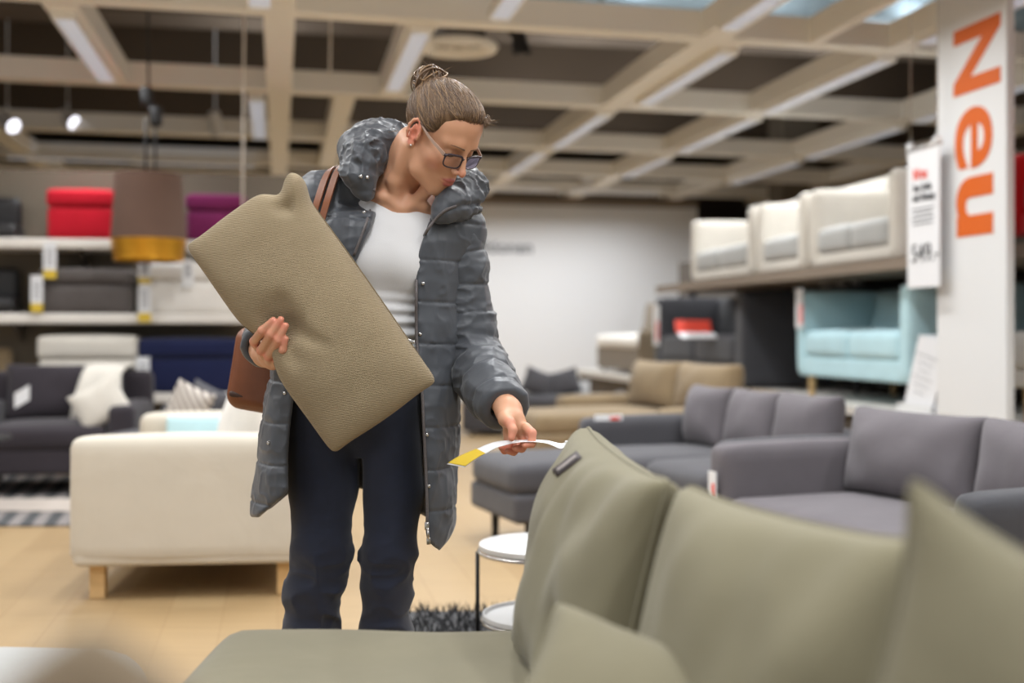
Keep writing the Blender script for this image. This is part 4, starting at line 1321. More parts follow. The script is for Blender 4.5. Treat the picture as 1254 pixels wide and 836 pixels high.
def within(p, c, r, f, far=0.05):
    out = np.full(len(p), far, dtype=np.float32)
    dist = np.linalg.norm(p - np.float32(c), axis=1)
    k = dist < r
    out[~k] = np.maximum(dist[~k] - r, 0) + 0.03
    if k.any():
        out[k] = f(p[k])
    return out
def f_body(p):
    d = smax(f_torso(p), np.float32(0.90) - p[:, 2], 0.02)
    d = smin(d, f_neck(p), 0.022)
    d = smin(d, within(p, HC, 0.19, lambda q: f_head(to_head(q)) * np.float32(HS)), 0.012)
    d = smin(d, d_chain(p, [R_SH, R_EL, R_WR], [0.043, 0.036, 0.026], 0.02), 0.02)
    d = smin(d, d_chain(p, [L_SH, L_EL, L_WR], [0.043, 0.036, 0.026], 0.02), 0.02)
    d = smin(d, within(p, A(330, 420, 2.56), 0.16, f_rhand), 0.012)
    d = smin(d, within(p, A(630, 530, 2.57), 0.13, f_lhand), 0.012)
    return d

def skin_mat():
    m = bpy.data.materials.new('skin'); m.use_nodes = True
    nt = m.node_tree; b = nt.nodes['Principled BSDF']
    at = nt.nodes.new('ShaderNodeAttribute'); at.attribute_name = 'tint'
    nt.links.new(at.outputs['Color'], b.inputs['Base Color'])
    b.inputs['Roughness'].default_value = 0.48
    b.inputs['Subsurface Weight'].default_value = 0.12
    b.inputs['Subsurface Radius'].default_value = (0.01, 0.004, 0.002)
    b.inputs['Specular IOR Level'].default_value = 0.4
    tc = nt.nodes.new('ShaderNodeTexCoord'); n = nt.nodes.new('ShaderNodeTexNoise'); n.inputs['Scale'].default_value = 420; n.inputs['Detail'].default_value = 2
    nt.links.new(tc.outputs['Object'], n.inputs['Vector'])
    bp = nt.nodes.new('ShaderNodeBump'); bp.inputs['Strength'].default_value = 0.08; bp.inputs['Distance'].default_value = 0.001
    nt.links.new(n.outputs['Fac'], bp.inputs['Height']); nt.links.new(bp.outputs['Normal'], b.inputs['Normal'])
    return m
def attr_mat(name, rough=0.5, spec=0.4, aniso=0.0):
    m = bpy.data.materials.new(name); m.use_nodes = True
    nt = m.node_tree; b = nt.nodes['Principled BSDF']
    at = nt.nodes.new('ShaderNodeAttribute'); at.attribute_name = 'tint'
    nt.links.new(at.outputs['Color'], b.inputs['Base Color'])
    b.inputs['Roughness'].default_value = rough
    b.inputs['Specular IOR Level'].default_value = spec
    return m
def set_tint(o, cols):
    a = o.data.color_attributes.new('tint', 'FLOAT_COLOR', 'POINT')
    a.data.foreach_set('color', np.asarray(cols, dtype=np.float32).ravel())
M['skin'] = skin_mat()
M['hair'] = attr_mat('hair', 0.42, 0.5)

woman = thing('person', 'woman with a hair bun and glasses in a long grey quilted coat, looking down', 'person', (-0.34, 2.82, 0.0))
BV, BF = sculpt(f_body, (-0.60, 2.42, 0.72), (0.075, 2.96, 1.585), 0.0025)
body = ob('body', (BV, BF), M['skin'], woman, world=True)
def mix(a, b, t):
    return a + (b - a) * t[:, None]
_p = BV.astype(np.float32)
q = to_head(_p)
base = np.tile(np.array(lin((200, 150, 120))), (len(BV), 1))
def blob(d, s):
    return np.exp(-(np.maximum(d, 0) / s) ** 2)
hd = np.linalg.norm(q, axis=1) < 0.2
def soft(mask_d, s):
    return np.where(hd, blob(mask_d, s), 0)
mq = mir(q)
base = mix(base, np.array(lin((206, 132, 112))), 0.55 * soft(d_sphere(mq, (0.046, 0.062, -0.03), 0.006), 0.016))
base = mix(base, np.array(lin((210, 130, 112))), 0.6 * soft(d_sphere(q, (0, 0.112, -0.028), 0.004), 0.009))
base = mix(base, np.array(lin((214, 128, 108))), 0.75 * soft(d_ell(mq, (0.077, -0.012, 0), (0.008, 0.016, 0.03)), 0.004))
lipd = np.minimum(d_chain(q, LIP_U, [0.002, 0.0030, 0.0036, 0.0032, 0.0036, 0.0030, 0.002], 0.002), d_chain(q, LIP_L, [0.002, 0.0042, 0.0048, 0.0042, 0.002], 0.002))
base = mix(base, np.array(lin((168, 84, 84))), 0.85 * soft(lipd, 0.0022))
for H_, rad in ((RH, 0.011), (LH, 0.011)):
    for k_, (pts, rs) in H_.items():
        for j, amt in ((1, 0.6), (2, 0.35), (3, 0.5)):
            base = mix(base, np.array(lin((214, 124, 106))), amt * blob(np.linalg.norm(_p - np.float32(pts[j]), axis=1) - 0.006, 0.009))
base[:, 3] = 1
set_tint(body, base)

def face_y(x, z, off=0.0):
    """front surface of the face in head space"""
    y = 0.14
    for _ in range(60):
        d = float(f_head(np.array([[x, y, z]], dtype=np.float32))[0])
        if d < 2e-4: break
        y -= max(d * 0.8, 1e-4)
    return y + off

# brows and lashes, parts of the head
M['brow'] = mat('brow', (112, 82, 60), 0.7)
M['lash'] = mat('lash', (40, 28, 24), 0.7)
for s in (-1, 1):
    pts, rs = [], []
    for t in np.linspace(0, 1, 12):
        x = s * (0.010 + 0.036 * t); z = 0.0265 + 0.0065 * math.sin(t * 2.2) - 0.003 * t
        pts.append(HW(x, face_y(x, z, -0.0004), z)); rs.append(0.0026 * (1 - 0.75 * t) * min(1, 0.5 + 3 * t))
    ob('eyebrow', tube(pts, rs, 8), M['brow'], woman, world=True)
    pts = []
    for t in np.linspace(-1, 1, 12):
        x = s * 0.031 + 0.0145 * t; z = 0.0005 + 0.0045 * t * t - 0.001
        pts.append(HW(x, face_y(x, z, 0.0006), z))
    ob('eyelashes', tube(pts, [0.0005] + [0.0014] * 10 + [0.0005], 6), M['lash'], woman, world=True)
er = HW(-0.0775, 0.0005, -0.0295)
ob('earring', xf(lathe([(0.0004, -0.0026), (0.0019, -0.0018), (0.0026, 0), (0.0019, 0.0018), (0.0004, 0.0026)], 14), er), M['chrome'], woman, world=True)

# --- hair: scalp cap, combed strands and the bun
YB = np.array([(-0.075, -0.052), (-0.045, -0.040), (-0.03, -0.030), (-0.01, -0.022), (0.005, -0.010), (0.018, 0.014), (0.030, 0.036), (0.042, 0.043), (0.056, 0.046), (0.070, 0.050), (0.084, 0.060), (0.098, 0.085), (0.106, 0.12), (0.14, 0.2)])
SKC, SKR = np.array([0, -0.016, 0.044]), np.array([0.073, 0.094, 0.081])
def f_hair(p):
    q = to_head(p)
    m = mir(q)
    d = f_skull(q)
    yb = np.interp(q[:, 2] - 0.10 * np.maximum(0.045 - m[:, 0], 0), YB[:, 0], YB[:, 1]).astype(np.float32)
    # the cap thins out towards the hairline
    thin = np.clip(1 - (yb - q[:, 1] + 0.003 * vnoise(q, 90)) / 0.026, 0, 1.15)
    d = d - 0.0050 + 0.0068 * thin ** 1.3
    return smin(d, d_sphere(q, (0.003, -0.104, 0.078), 0.027), 0.012) * np.float32(HS)
HV, HF = sculpt(f_hair, HC - 0.16, HC + np.array([0.14, 0.16, 0.16]), 0.0022)
rh = random.Random(21)
parts, cols = [], []
def add_strand(pts, rs, col, seg=5):
    V, F = tube(pts, rs, seg)
    parts.append((V, F)); cols.append(np.tile(np.array(lin(col)), (len(V), 1)))
hair_cols = [(98, 74, 52), (86, 64, 45), (112, 86, 61), (140, 111, 80), (74, 54, 39), (104, 80, 57)]
hn = vnoise(to_head(HV.astype(np.float32)) * np.float32((40, 14, 30)), 1.0)
hcol = mix(np.tile(np.array(lin((74, 54, 38))), (len(HV), 1)), np.array(lin((124, 96, 68))), np.clip(hn * 1.3 - 0.2, 0, 1))
parts.append((HV, HF)); cols.append(hcol)
BUNB = np.array([0, -0.096, 0.078])
def scalp(u, off):
    """push a head-space point onto the skull"""
    d = (u - SKC)
    k = np.linalg.norm(d / (SKR + off))
    return SKC + d / max(k, 1e-6)
def settle(pts, off, it=5):
    """move head-space points out to a given height over the skull"""
    p_ = pts.astype(np.float32).copy(); e = np.float32(0.0008)
    for _ in range(it):
        d = f_skull(p_)
        g = np.stack([f_skull(p_ + np.float32(v)) - d for v in ((e, 0, 0), (0, e, 0), (0, 0, e))], 1) / e
        g /= np.maximum(np.linalg.norm(g, axis=1, keepdims=True), 1e-6)
        p_ += g * (off - d)[:, None]
    return p_
NS, NP_ = 1250, 14
ctl, offs, rads, hc = [], [], [], []
for i in range(NS):
    t = rh.random()
    side = rh.choice((-1, -1, 1))
    if t < 0.36:        # brow hairline
        x = rh.uniform(-0.062, 0.062); z = 0.104 - 0.45 * max(abs(x) - 0.030, 0) - rh.uniform(0, 0.010); y = np.interp(z, YB[:, 0], YB[:, 1]) + rh.uniform(-0.004, 0.008)
    elif t < 0.68:      # temple and over the ear
        s_ = rh.random(); x = side * 0.072; z = 0.006 + 0.080 * s_; y = np.interp(z, YB[:, 0], YB[:, 1]) + rh.uniform(-0.004, 0.007)
    elif t < 0.84:      # behind the ear and nape
        s_ = rh.random(); x = side * (0.070 - 0.05 * s_); z = -0.01 - 0.060 * s_; y = -0.035 - 0.045 * s_
    else:               # crown
        x = rh.uniform(-0.06, 0.06); z = 0.12; y = rh.uniform(-0.05, 0.06)
    a = scalp(np.array([x, y, z]), 0.0)
    b = BUNB + np.array([rh.uniform(-.014, .014), rh.uniform(-.004, .004), rh.uniform(-.014, .014)])
    bow = rh.uniform(-0.016, 0.010)
    perp = np.cross(b - a, (a + b) / 2 - SKC); perp = perp / (np.linalg.norm(perp) + 1e-9)
    h0 = rh.uniform(0.0044, 0.0072)
    for s_ in np.linspace(0, 1, NP_):
        w = a * (1 - s_) + b * s_ + perp * bow * math.sin(math.pi * s_)
        v = w - SKC
        k = np.linalg.norm(v / SKR)
        ctl.append(SKC + v / max(k, 1e-6)); offs.append(-0.0004 + h0 * min(1, 5 * s_ + 0.15) + (0.004 * max(0, s_ - 0.8) / 0.2))
    rads.append(rh.uniform(0.0004, 0.0011)); hc.append(rh.choice(hair_cols))
ctl = settle(np.array(ctl), np.array(offs, dtype=np.float32)).reshape(NS, NP_, 3)
for i in range(NS):
    add_strand([HW(*p_) for p_ in ctl[i]], [rads[i] * min(1, 0.2 + 4 * s_) for s_ in np.linspace(0, 1, NP_)], hc[i], 5)
# bun loops
BC = np.array([0.006, -0.109, 0.078])
for i in range(80):
    ax = np.array([rh.gauss(0, 1), rh.gauss(0, 1), rh.gauss(0, 1)]); ax /= np.linalg.norm(ax)
    u = np.cross(ax, [0.3, 0.2, 0.9]); u /= np.linalg.norm(u); v = np.cross(ax, u)
    R0 = rh.uniform(0.016, 0.042); c0 = BC + ax * rh.uniform(-0.016, 0.022)
    a0 = rh.uniform(0, 6.28); ln = rh.uniform(2.4, 5.6)
    pts = [HW(*(c0 + u * R0 * math.cos(a0 + ln * s_) + v * R0 * math.sin(a0 + ln * s_) + ax * 0.006 * math.sin(5 * s_))) for s_ in np.linspace(0, 1, 22)]
    r0 = rh.uniform(0.0012, 0.0034)
    add_strand(pts, [r0 * math.sin(math.pi * (0.08 + 0.84 * s_)) ** 0.5 for s_ in np.linspace(0, 1, 22)], rh.choice(hair_cols[:4]), 6)
# loose loops and fly-aways round the bun, nape and forehead
for i in range(60):
    k = rh.random()
    if k < 0.45:
        c0 = BC + np.array([rh.uniform(-.03, .03), rh.uniform(-.02, .02), rh.uniform(-.01, .03)]); L_ = 0.035
    elif k < 0.75:
        c0 = np.array([rh.uniform(-.06, .06), -0.075, -0.045 + rh.uniform(0, .04)]); L_ = 0.03
    else:
        x = rh.uniform(0.025, 0.055); c0 = np.array([x, 0.070 - 6 * x * x, 0.096]); L_ = 0.022
    d0 = np.array([rh.gauss(0, .5), rh.gauss(0, .6), rh.gauss(0.2, .6)])
    if k >= 0.75: d0 = np.array([rh.gauss(0.1, .3), 1.0, rh.gauss(-0.1, .5)])
    d0 = d0 / np.linalg.norm(d0); cv = np.array([rh.gauss(0, 1), rh.gauss(0, 1), rh.gauss(0, 1)]) * 0.5
    pts = [HW(*(c0 + d0 * L_ * s_ + cv * L_ * s_ * s_)) for s_ in np.linspace(0, 1, 9)]
    add_strand(pts, [0.0005 * (1 - 0.6 * s_) for s_ in np.linspace(0, 1, 9)], rh.choice(hair_cols[2:4]), 4)
# the short tuft standing off the far side of the forehead
for i in range(46):
    x = rh.uniform(0.022, 0.055); c0 = np.array([x, 0.068 - 7 * x * x, 0.096 + rh.uniform(-.006, .006)])
    pts = [HW(*(c0 + np.array([rh.uniform(0, .004), 0.012 * s_ + 0.008 * s_ * s_, 0.012 * s_ - 0.020 * s_ * s_]))) for s_ in np.linspace(0, 1, 7)]
    add_strand(pts, [0.0011 * (1 - 0.7 * s_) for s_ in np.linspace(0, 1, 7)], rh.choice(hair_cols[:4]), 4)
hv, hf, _ = join(*parts)
hair = ob('hair', (hv, hf), M['hair'], woman, world=True)
set_tint(hair, np.vstack(cols))
hair['kind'] = 'stuff'

# --- glasses
M['frame_dark'] = mat('frame_dark', (48, 36, 44), 0.3)
M['temple'] = mat('temple', (168, 142, 128), 0.4)
def lens_mat():
    m = bpy.data.materials.new('lens'); m.use_nodes = True
    nt = m.node_tree; nt.nodes.clear()
    o = nt.nodes.new('ShaderNodeOutputMaterial'); tr = nt.nodes.new('ShaderNodeBsdfTransparent'); gl = nt.nodes.new('ShaderNodeBsdfGlossy')
    tr.inputs[0].default_value = (0.985, 0.975, 0.99, 1); gl.inputs['Roughness'].default_value = 0.03; gl.inputs[0].default_value = (0.9, 0.85, 1.0, 1)
    fr_ = nt.nodes.new('ShaderNodeFresnel'); fr_.inputs[0].default_value = 1.3
    mx = nt.nodes.new('ShaderNodeMixShader')
    nt.links.new(fr_.outputs[0], mx.inputs[0]); nt.links.new(tr.outputs[0], mx.inputs[1]); nt.links.new(gl.outputs[0], mx.inputs[2]); nt.links.new(mx.outputs[0], o.inputs[0])
    return m
M['lens'] = lens_mat()
GLZ, GLY = -0.003, 0.1010
def gl_pt(x, z):
    return HW(x, GLY - 2.6 * x * x - 0.14 * (z + 0.01), z + GLZ)
gls = ob('glasses', (np.vstack([gl_pt(0, 0)] * 3) + np.array([[0, 0, 0], [1e-4, 0, 0], [0, 0, 1e-4]]), [[0, 1, 2]]), M['frame_dark'], woman, world=True) if False else None
def rim(s):
    pts = []
    for a in np.linspace(0, 2 * math.pi, 41):
        c_, s_ = math.cos(a), math.sin(a)
        ex = 0.55
        x = 0.0255 * math.copysign(abs(c_) ** ex, c_); z = 0.0155 * math.copysign(abs(s_) ** ex, s_)
        x += 0.0012 * (z / 0.0155) * (1 if x > 0 else -1)
        pts.append((s * (0.0335 + x), z))
    return pts
V, F = [], []
shapes = []
for s in (-1, 1):
    rp = rim(s)
    shapes.append(tube([gl_pt(x, z) for x, z in rp], [0.0017 + 0.0010 * max(0, z) / 0.0155 for x, z in rp], 8, cap=False))
shapes.append(tube([gl_pt(-0.0095, 0.006), gl_pt(-0.004, 0.0085), gl_pt(0.004, 0.0085), gl_pt(0.0095, 0.006)], 0.0022, 8))
for s in (-1, 1):
    shapes.append(tube([gl_pt(s * 0.058, 0.010), gl_pt(s * 0.0635, 0.0115) + 0 * HR[:, 1]], 0.0032, 8))
gv, gf, _ = join(*shapes)
glasses = ob('glasses', (gv, gf), M['frame_dark'], woman, world=True)
for s in (-1, 1):
    rp = rim(s)[:-1]
    ctr = gl_pt(s * 0.0335, 0)
    V = [gl_pt(x, z) for x, z in rp]
    V2 = [p + 0.0008 * HR[:, 1] for p in V]
    n_ = len(V)
    F = [list(range(n_)), list(range(n_, 2 * n_))[::-1]] + [[i, (i + 1) % n_, n_ + (i + 1) % n_, n_ + i] for i in range(n_)]
    ob('lens', (np.array(V + V2), F), M['lens'], glasses, world=True, smooth=False)
    a = gl_pt(s * 0.0635, 0.0115)
    pts = [a, HW(s * 0.0690, 0.070, 0.0125), HW(s * 0.0745, 0.035, 0.0175), HW(s * 0.0775, 0.005, 0.026), HW(s * 0.0775, -0.012, 0.030), HW(s * 0.076, -0.030, 0.012)]
    pts = spline(pts, 24)
    ring = []
    for i, p_ in enumerate(pts):
        hz = 0.0044 - 0.0022 * min(1, i / 14); hx = 0.0011
        u_, v_ = HR[:, 2] * HS, HR[:, 0] * HS
        ring.append([p_ + u_ * hz + v_ * hx, p_ + u_ * hz - v_ * hx, p_ - u_ * hz - v_ * hx, p_ - u_ * hz + v_ * hx])
    ob('temple_arm', loft(ring, cap=True), M['temple'], glasses, world=True, auto=40)

# --- white top
def f_shirt(p):
    d = f_torso(p) - 0.005
    z = p[:, 2]
    # gathered creases under the bust, soft drag lines above
    w = np.clip((1.10 - z) / 0.10, 0, 1) * np.clip((z - 0.88) / 0.05, 0, 1)
    d = d - 0.0045 * w * np.sin(z * 210 + 5 * vnoise(p, 9) + p[:, 0] * 30)
    d = d - 0.004 * (ridged(p * np.float32((1, 1, 1)), 11) - 0.5) * np.clip((z - 1.0) / 0.1, 0, 1)
    # neckline scoop
    nk = d_chain(p, [A(489, 225, 2.73), A(489, 205, 2.80)], [0.060, 0.085], 0.02)
    d = smax(d, -nk, 0.006)
    d = smax(d, -d_chain(p, [A(522, 238, 2.74), A(520, 238, 2.80)], [0.034, 0.05], 0.02), 0.006)
    d = smax(d, (A(480, 480, 2.8)[2] - z), 0.01)
    return smax(d, d_ell(p, A(470, 370, 2.8), (0.34, 0.3, 0.34)), 0.01)
M['shirt'] = mat('shirt', (206, 205, 206), 0.8, bump=0.2, bscale=700)
SV, SF = sculpt(f_shirt, (-0.62, 2.62, 0.80), (0.03, 3.0, 1.36), 0.0035)
ob('shirt', (SV, SF), M['shirt'], woman, world=True)

# --- trousers
M['trousers'] = mat('trousers', (20, 26, 45), 0.85, var=0.12, vscale=60, bump=0.3, bscale=900, sheen=0.2)
LEG_R = ([A(388, 500, 2.84), A(395, 600, 2.83), A(394, 675, 2.80), A(386, 722, 2.815), A(380, 770, 2.83), A(374, 905, 2.87)], [0.088, 0.0740, 0.0615, 0.0610, 0.0600, 0.056])
LEG_L = ([A(470, 500, 2.84), A(481, 600, 2.83), A(477, 675, 2.80), A(473.5, 722, 2.815), A(472, 770, 2.83), A(474, 905, 2.87)], [0.088, 0.0690, 0.0560, 0.0575, 0.0570, 0.054])
def f_legs(p):
    d = d_ell(p, A(431, 487, 2.835), (0.158, 0.116, 0.13))
    d = smin(d, d_chain(p, LEG_R[0], LEG_R[1], 0.02), 0.03)
    d = smin(d, d_chain(p, LEG_L[0], LEG_L[1], 0.02), 0.03)
    # never merge the legs below the fork
    z = p[:, 2]
    fork = np.abs(p[:, 0] - np.interp(z, [0.3, 0.64, 0.75], [A(430, 700, 2.8)[0], A(441, 600, 2.8)[0], A(441, 560, 2.8)[0]]).astype(np.float32)) - 0.004
    d = smax(d, np.where(z < 0.71, -fork, -1.0).astype(np.float32), 0.01)
    kn = np.exp(-((z - 0.42) / 0.13) ** 2) + 0.5 * np.exp(-((z - 0.18) / 0.15) ** 2)
    pz = p * np.float32((1, 1, 2.4))
    d = d - 0.012 * kn * (ridged(pz + 0.05 * np.sin(p[:, :1] * 30), 7.5) ** 2 - 0.4) - 0.005 * kn * (ridged(pz, 17, 3) ** 2 - 0.4)
    d = d - 0.004 * (vnoise(p * np.float32((1, 1, 0.6)), 9, 4) - 0.5)
    d = smax(d, 0.085 - z, 0.01)
    return smax(d, z - A(440, 462, 2.83)[2], 0.01)
TV, TF = sculpt(f_legs, (-0.64, 2.66, 0.06), (-0.10, 3.02, 0.93), 0.004)
ob('trousers', (TV, TF), M['trousers'], woman, world=True)
M['shoe'] = mat('shoe', (40, 32, 30), 0.5)
for pts in (LEG_R[0], LEG_L[0]):
    c_ = pts[-1]
    def f_shoe(p, c_=c_):
        d = d_chain(p, [(c_[0], c_[1] + 0.01, 0.14), (c_[0], c_[1] + 0.015, 0.05)], [0.042, 0.040], 0.02)
        d = smin(d, d_chain(p, [(c_[0], c_[1] + 0.02, 0.042), (c_[0] + 0.005, c_[1] - 0.09, 0.036), (c_[0] + 0.01, c_[1] - 0.155, 0.03)], [0.036, 0.038, 0.028], 0.02), 0.02)
        return smax(d, 0.004 - p[:, 2], 0.006)
    V, F = sculpt(f_shoe, (c_[0] - 0.07, c_[1] - 0.21, -0.004), (c_[0] + 0.08, c_[1] + 0.09, 0.2), 0.005)
    ob('shoe', (V, F), M['shoe'], woman, world=True)

# --- the quilted coat
M['coat'] = mat('coat', (68, 71, 77), 0.42, ridge=0.35, rscale=11, rstretch=(1, 1, 0.7), var=0.04, vscale=30, bump=0.10, bscale=1200, sheen=0.2, spec=0.4, wrinkle=0.0)
M['coat_collar'] = mat('coat_collar', (68, 71, 77), 0.42, var=0.04, vscale=30, bump=0.10, bscale=1200, sheen=0.2, spec=0.4, ridge=0.6, rscale=22, rstretch=(1, 1, 0.6))
CY = [215, 250, 300, 350, 400, 450, 480, 520, 560, 600, 640, 690]
CL = [392, 380, 366, 354, 344, 337, 333, 327, 321, 316, 312, 309]
CR = [550, 562, 564, 562, 560, 557, 557, 560, 559, 555, 551, 547]
CD = [0.09, 0.110, 0.124, 0.126, 0.125, 0.13, 0.138, 0.146, 0.152, 0.158, 0.162, 0.166]
ZZ = np.array([A(0, y, 2.80)[2] for y in CY])[::-1]
XL_ = np.array([A(x, 0, 2.80)[0] for x in CL])[::-1]
XR_ = np.array([A(x, 0, 2.80)[0] for x in CR])[::-1]
DD = np.array(CD)[::-1]
OPY = [205, 240, 280, 315, 360, 400, 440, 480, 520, 560, 605, 700]
OPL = [469, 463, 452, 437, 414, 396, 374, 358, 353, 351, 353, 353]
OPR = [545, 531, 520, 509, 507, 507, 509, 514, 516, 518, 520, 521]
OZ = np.array([A(0, y, 2.69)[2] for y in OPY])[::-1]
OXL = np.array([A(x, 0, 2.69)[0] for x in OPL])[::-1]
OXR = np.array([A(x, 0, 2.69)[0] for x in OPR])[::-1]
HX = np.array([A(x, 0, 2.72)[0] for x in (300, 314, 353, 440, 518, 537, 548, 570)])
HZ = np.array([A(0, y, 2.72)[2] for y in (640, 636, 603, 620, 655, 678, 668, 640)])
YC = 2.825
def groove(t, w):
    return np.exp(-(t / w) ** 2)
def quilt(z, sp, off):
    f = np.mod(z / sp + off, 1.0)
    e = np.minimum(f, 1 - f)
    return (e * 2), e * sp
def f_coat(p):
    x, y, z = p[:, 0], p[:, 1], p[:, 2]
    xl = np.interp(z, ZZ, XL_).astype(np.float32); xr = np.interp(z, ZZ, XR_).astype(np.float32); dp = np.interp(z, ZZ, DD).astype(np.float32)
    cx, rx = (xl + xr) / 2, (xr - xl) / 2
    u, v = (x - cx) / rx, (y - YC) / dp
    k = (np.abs(u) ** 2.3 + np.abs(v) ** 2.3) ** (1 / 2.3)
    g = np.minimum(rx, dp)
    d = (k - 1) * g
    d = smax(d, (z - A(480, 262, 2.8)[2]), 0.05)
    d = smin(d, d_chain(p, [A(393, 243, 2.83), A(450, 232, 2.84), A(515, 246, 2.84), A(563, 284, 2.83)], [0.056, 0.054, 0.052, 0.047], 0.03), 0.05)
    # quilting
    zz = z + 0.010 * vnoise(p, 7) + 0.03 * (x - cx)
    puff, dist = quilt(zz, 0.0915, 0.30)
    d = d - 0.0030 * puff + 0.0022 * groove(dist, 0.0030)
    wp = p + np.float32(0.012) * vnoise(p, 16, 3)[:, None]
    d = d - 0.007 * ridged(wp * np.float32((1, 1, 0.30)), 9, 2) ** 2 - 0.0045 * ridged(wp * np.float32((1.6, 1.6, 0.55)), 15, 7) ** 2 * (0.4 + 0.6 * (1 - puff)) - 0.002 * ridged(wp, 40, 4) ** 3
    d = d - 0.007 * (vnoise(p, 13, 11) - 0.5)
    th = 0.022
    sh = np.maximum(d, -(d + th))
    sh = smax(d, -(d + th), 0.006)
    # front opening
    ol = np.interp(z, OZ, OXL).astype(np.float32); orr = np.interp(z, OZ, OXR).astype(np.float32)
    cut = np.maximum(np.maximum(ol - x, x - orr), (y - YC) * 0.9)
    sh = smax(sh, -cut, 0.012)
    hz = np.interp(x, HX, HZ).astype(np.float32)
    sh = smax(sh, (hz - z) * 0.85, 0.014)
    nk = d_chain(p, [A(492, 250, 2.78), A(497, 190, 2.80)], [0.060, 0.082], 0.02)
    return smax(sh, -nk, 0.01)
CV, CF = sculpt(f_coat, (-0.66, 2.60, 0.46), (0.0, 3.06, 1.36), 0.0034)
coat = ob('coat', (CV, CF), M['coat'], woman, world=True)

def chain_t(p, pts):
    """arc length and distance of the closest axis point"""
    best = np.full(len(p), 1e9, dtype=np.float32); tt = np.zeros(len(p), dtype=np.float32); acc = 0.0
    for i in range(len(pts) - 1):
        a = np.float32(pts[i]); b = np.float32(pts[i + 1]); ba = b - a; L = float(np.linalg.norm(ba))
        t = np.clip(((p - a) @ ba) / (L * L), 0, 1)
        dd = np.linalg.norm(p - a - t[:, None] * ba, axis=1)
        k = dd < best
        best[k] = dd[k]; tt[k] = (acc + t * L)[k]; acc += L
    return tt, best, acc
def make_sleeve(pts, rs, sp, off, seed, cuff_r, squash=1.0):
    pts = spline(pts, 14); rs_ = np.interp(np.linspace(0, 1, 14), np.linspace(0, 1, len(rs)), rs)
    end = pts[-1]; dirn = (pts[-1] - pts[-2]) / np.linalg.norm(pts[-1] - pts[-2])
    def f(p):
        d = d_chain(p, list(pts), list(rs_), 0.02)
        t, _, L = chain_t(p, list(pts))
        puff, dist = quilt(t + 0.012 * vnoise(p, 9, seed), sp, off)
        d = d - 0.0040 * puff + 0.0026 * groove(dist, 0.0030)
        wp = p + np.float32(0.012) * vnoise(p, 16, seed)[:, None]
        el = 0.6 + 0.9 * np.exp(-((t - 0.55 * L) / (0.22 * L)) ** 2)
        d = d - el * 0.009 * ridged(wp * np.float32((0.7, 0.9, 1.6)), 11, seed) ** 2 - el * 0.0045 * ridged(wp * np.float32((0.8, 1, 1.8)), 22, seed + 3) ** 3 - 0.002 * ridged(wp, 45, 4) ** 3 + 0.003
        # gathered cuff
        e = (p - np.float32(end)) @ np.float32(dirn)
        rad = np.linalg.norm((p - np.float32(end)) - e[:, None] * np.float32(dirn), axis=1)
        d = smax(d, e - 0.006, 0.014)
        d = smax(d, -np.maximum(rad - cuff_r, -(e + 0.035)), 0.008)
        return d
    V = np.array(pts)
    lo = V.min(0) - max(rs) - 0.03; hi = V.max(0) + max(rs) + 0.03
    return sculpt(f, lo, hi, 0.0032)
sv = make_sleeve([A(560, 284, 2.83), A(568, 320, 2.83), A(570, 365, 2.835), A(575, 410, 2.835), A(583, 446, 2.81), A(601, 474, 2.73), A(617, 500, 2.648)],
                 [0.043, 0.046, 0.048, 0.051, 0.055, 0.057, 0.050], 0.070, 0.2, 3.0, 0.030)
ob('sleeve', sv, M['coat'], coat, world=True)
sv = make_sleeve([A(395, 246, 2.83), A(383, 290, 2.83), A(366, 335, 2.83), A(346, 385, 2.81), A(330, 412, 2.75), A(320, 425, 2.688)],
                 [0.052, 0.052, 0.052, 0.052, 0.048, 0.038], 0.070, 0.1, 8.0, 0.029)
ob('sleeve', sv, M['coat'], coat, world=True)

# tall gathered collar, opened wide
def f_collar(p):
    ptsL = [A(448, 236, 2.722), A(440, 214, 2.728), A(448, 191, 2.750), A(472, 174, 2.815), A(500, 186, 2.89), A(545, 222, 2.89), A(570, 230, 2.83), A(563, 243, 2.765), A(548, 254, 2.725), A(536, 266, 2.712)]
    rsL = [0.018, 0.032, 0.042, 0.044, 0.040, 0.040, 0.040, 0.038, 0.026, 0.010]
    pts = spline(ptsL, 20); rs_ = np.interp(np.linspace(0, 1, 20), np.linspace(0, 1, len(rsL)), rsL)
    d = d_chain(p, list(pts), list(rs_), 0.02)
    t, r, L = chain_t(p, list(pts))
    amp = np.clip(t / 0.06, 0.2, 1) * np.clip((L - t) / 0.08, 0.2, 1)
    gather = np.sin(t * 150 + 7 * vnoise(p, 14, 2)) * 0.5 + 0.5
    wp = p + np.float32(0.010) * vnoise(p, 20, 3)[:, None]
    d = d - amp * (0.010 * gather * vnoise(p, 22, 5) + 0.009 * ridged(wp, 18, 9) ** 2 + 0.007 * ridged(wp, 36, 1) ** 3 + 0.003 * ridged(wp, 70, 6) ** 3 - 0.006)
    # a drawn cord line runs round it half way up
    zc = np.interp(t, np.linspace(0, L, 20), pts[:, 2]).astype(np.float32)
    d = d + amp * 0.010 * groove(p[:, 2] - zc + 0.012 * np.sin(t * 18), 0.006)
    d2 = d_chain(p, [A(441, 209, 2.775), A(439, 183, 2.795), A(452, 170, 2.84)], [0.030, 0.040, 0.040], 0.02) - 0.006 * ridged(wp, 20, 9) ** 3 - 0.005 * ridged(wp, 40, 1) ** 3
    d = smin(d, d2, 0.022)
    inner = d_chain(p, [A(489, 256, 2.765), A(492, 235, 2.79), HW(0, -0.02, -0.02)], [0.056, 0.046, 0.046], 0.02)
    return smax(d, -inner, 0.010)
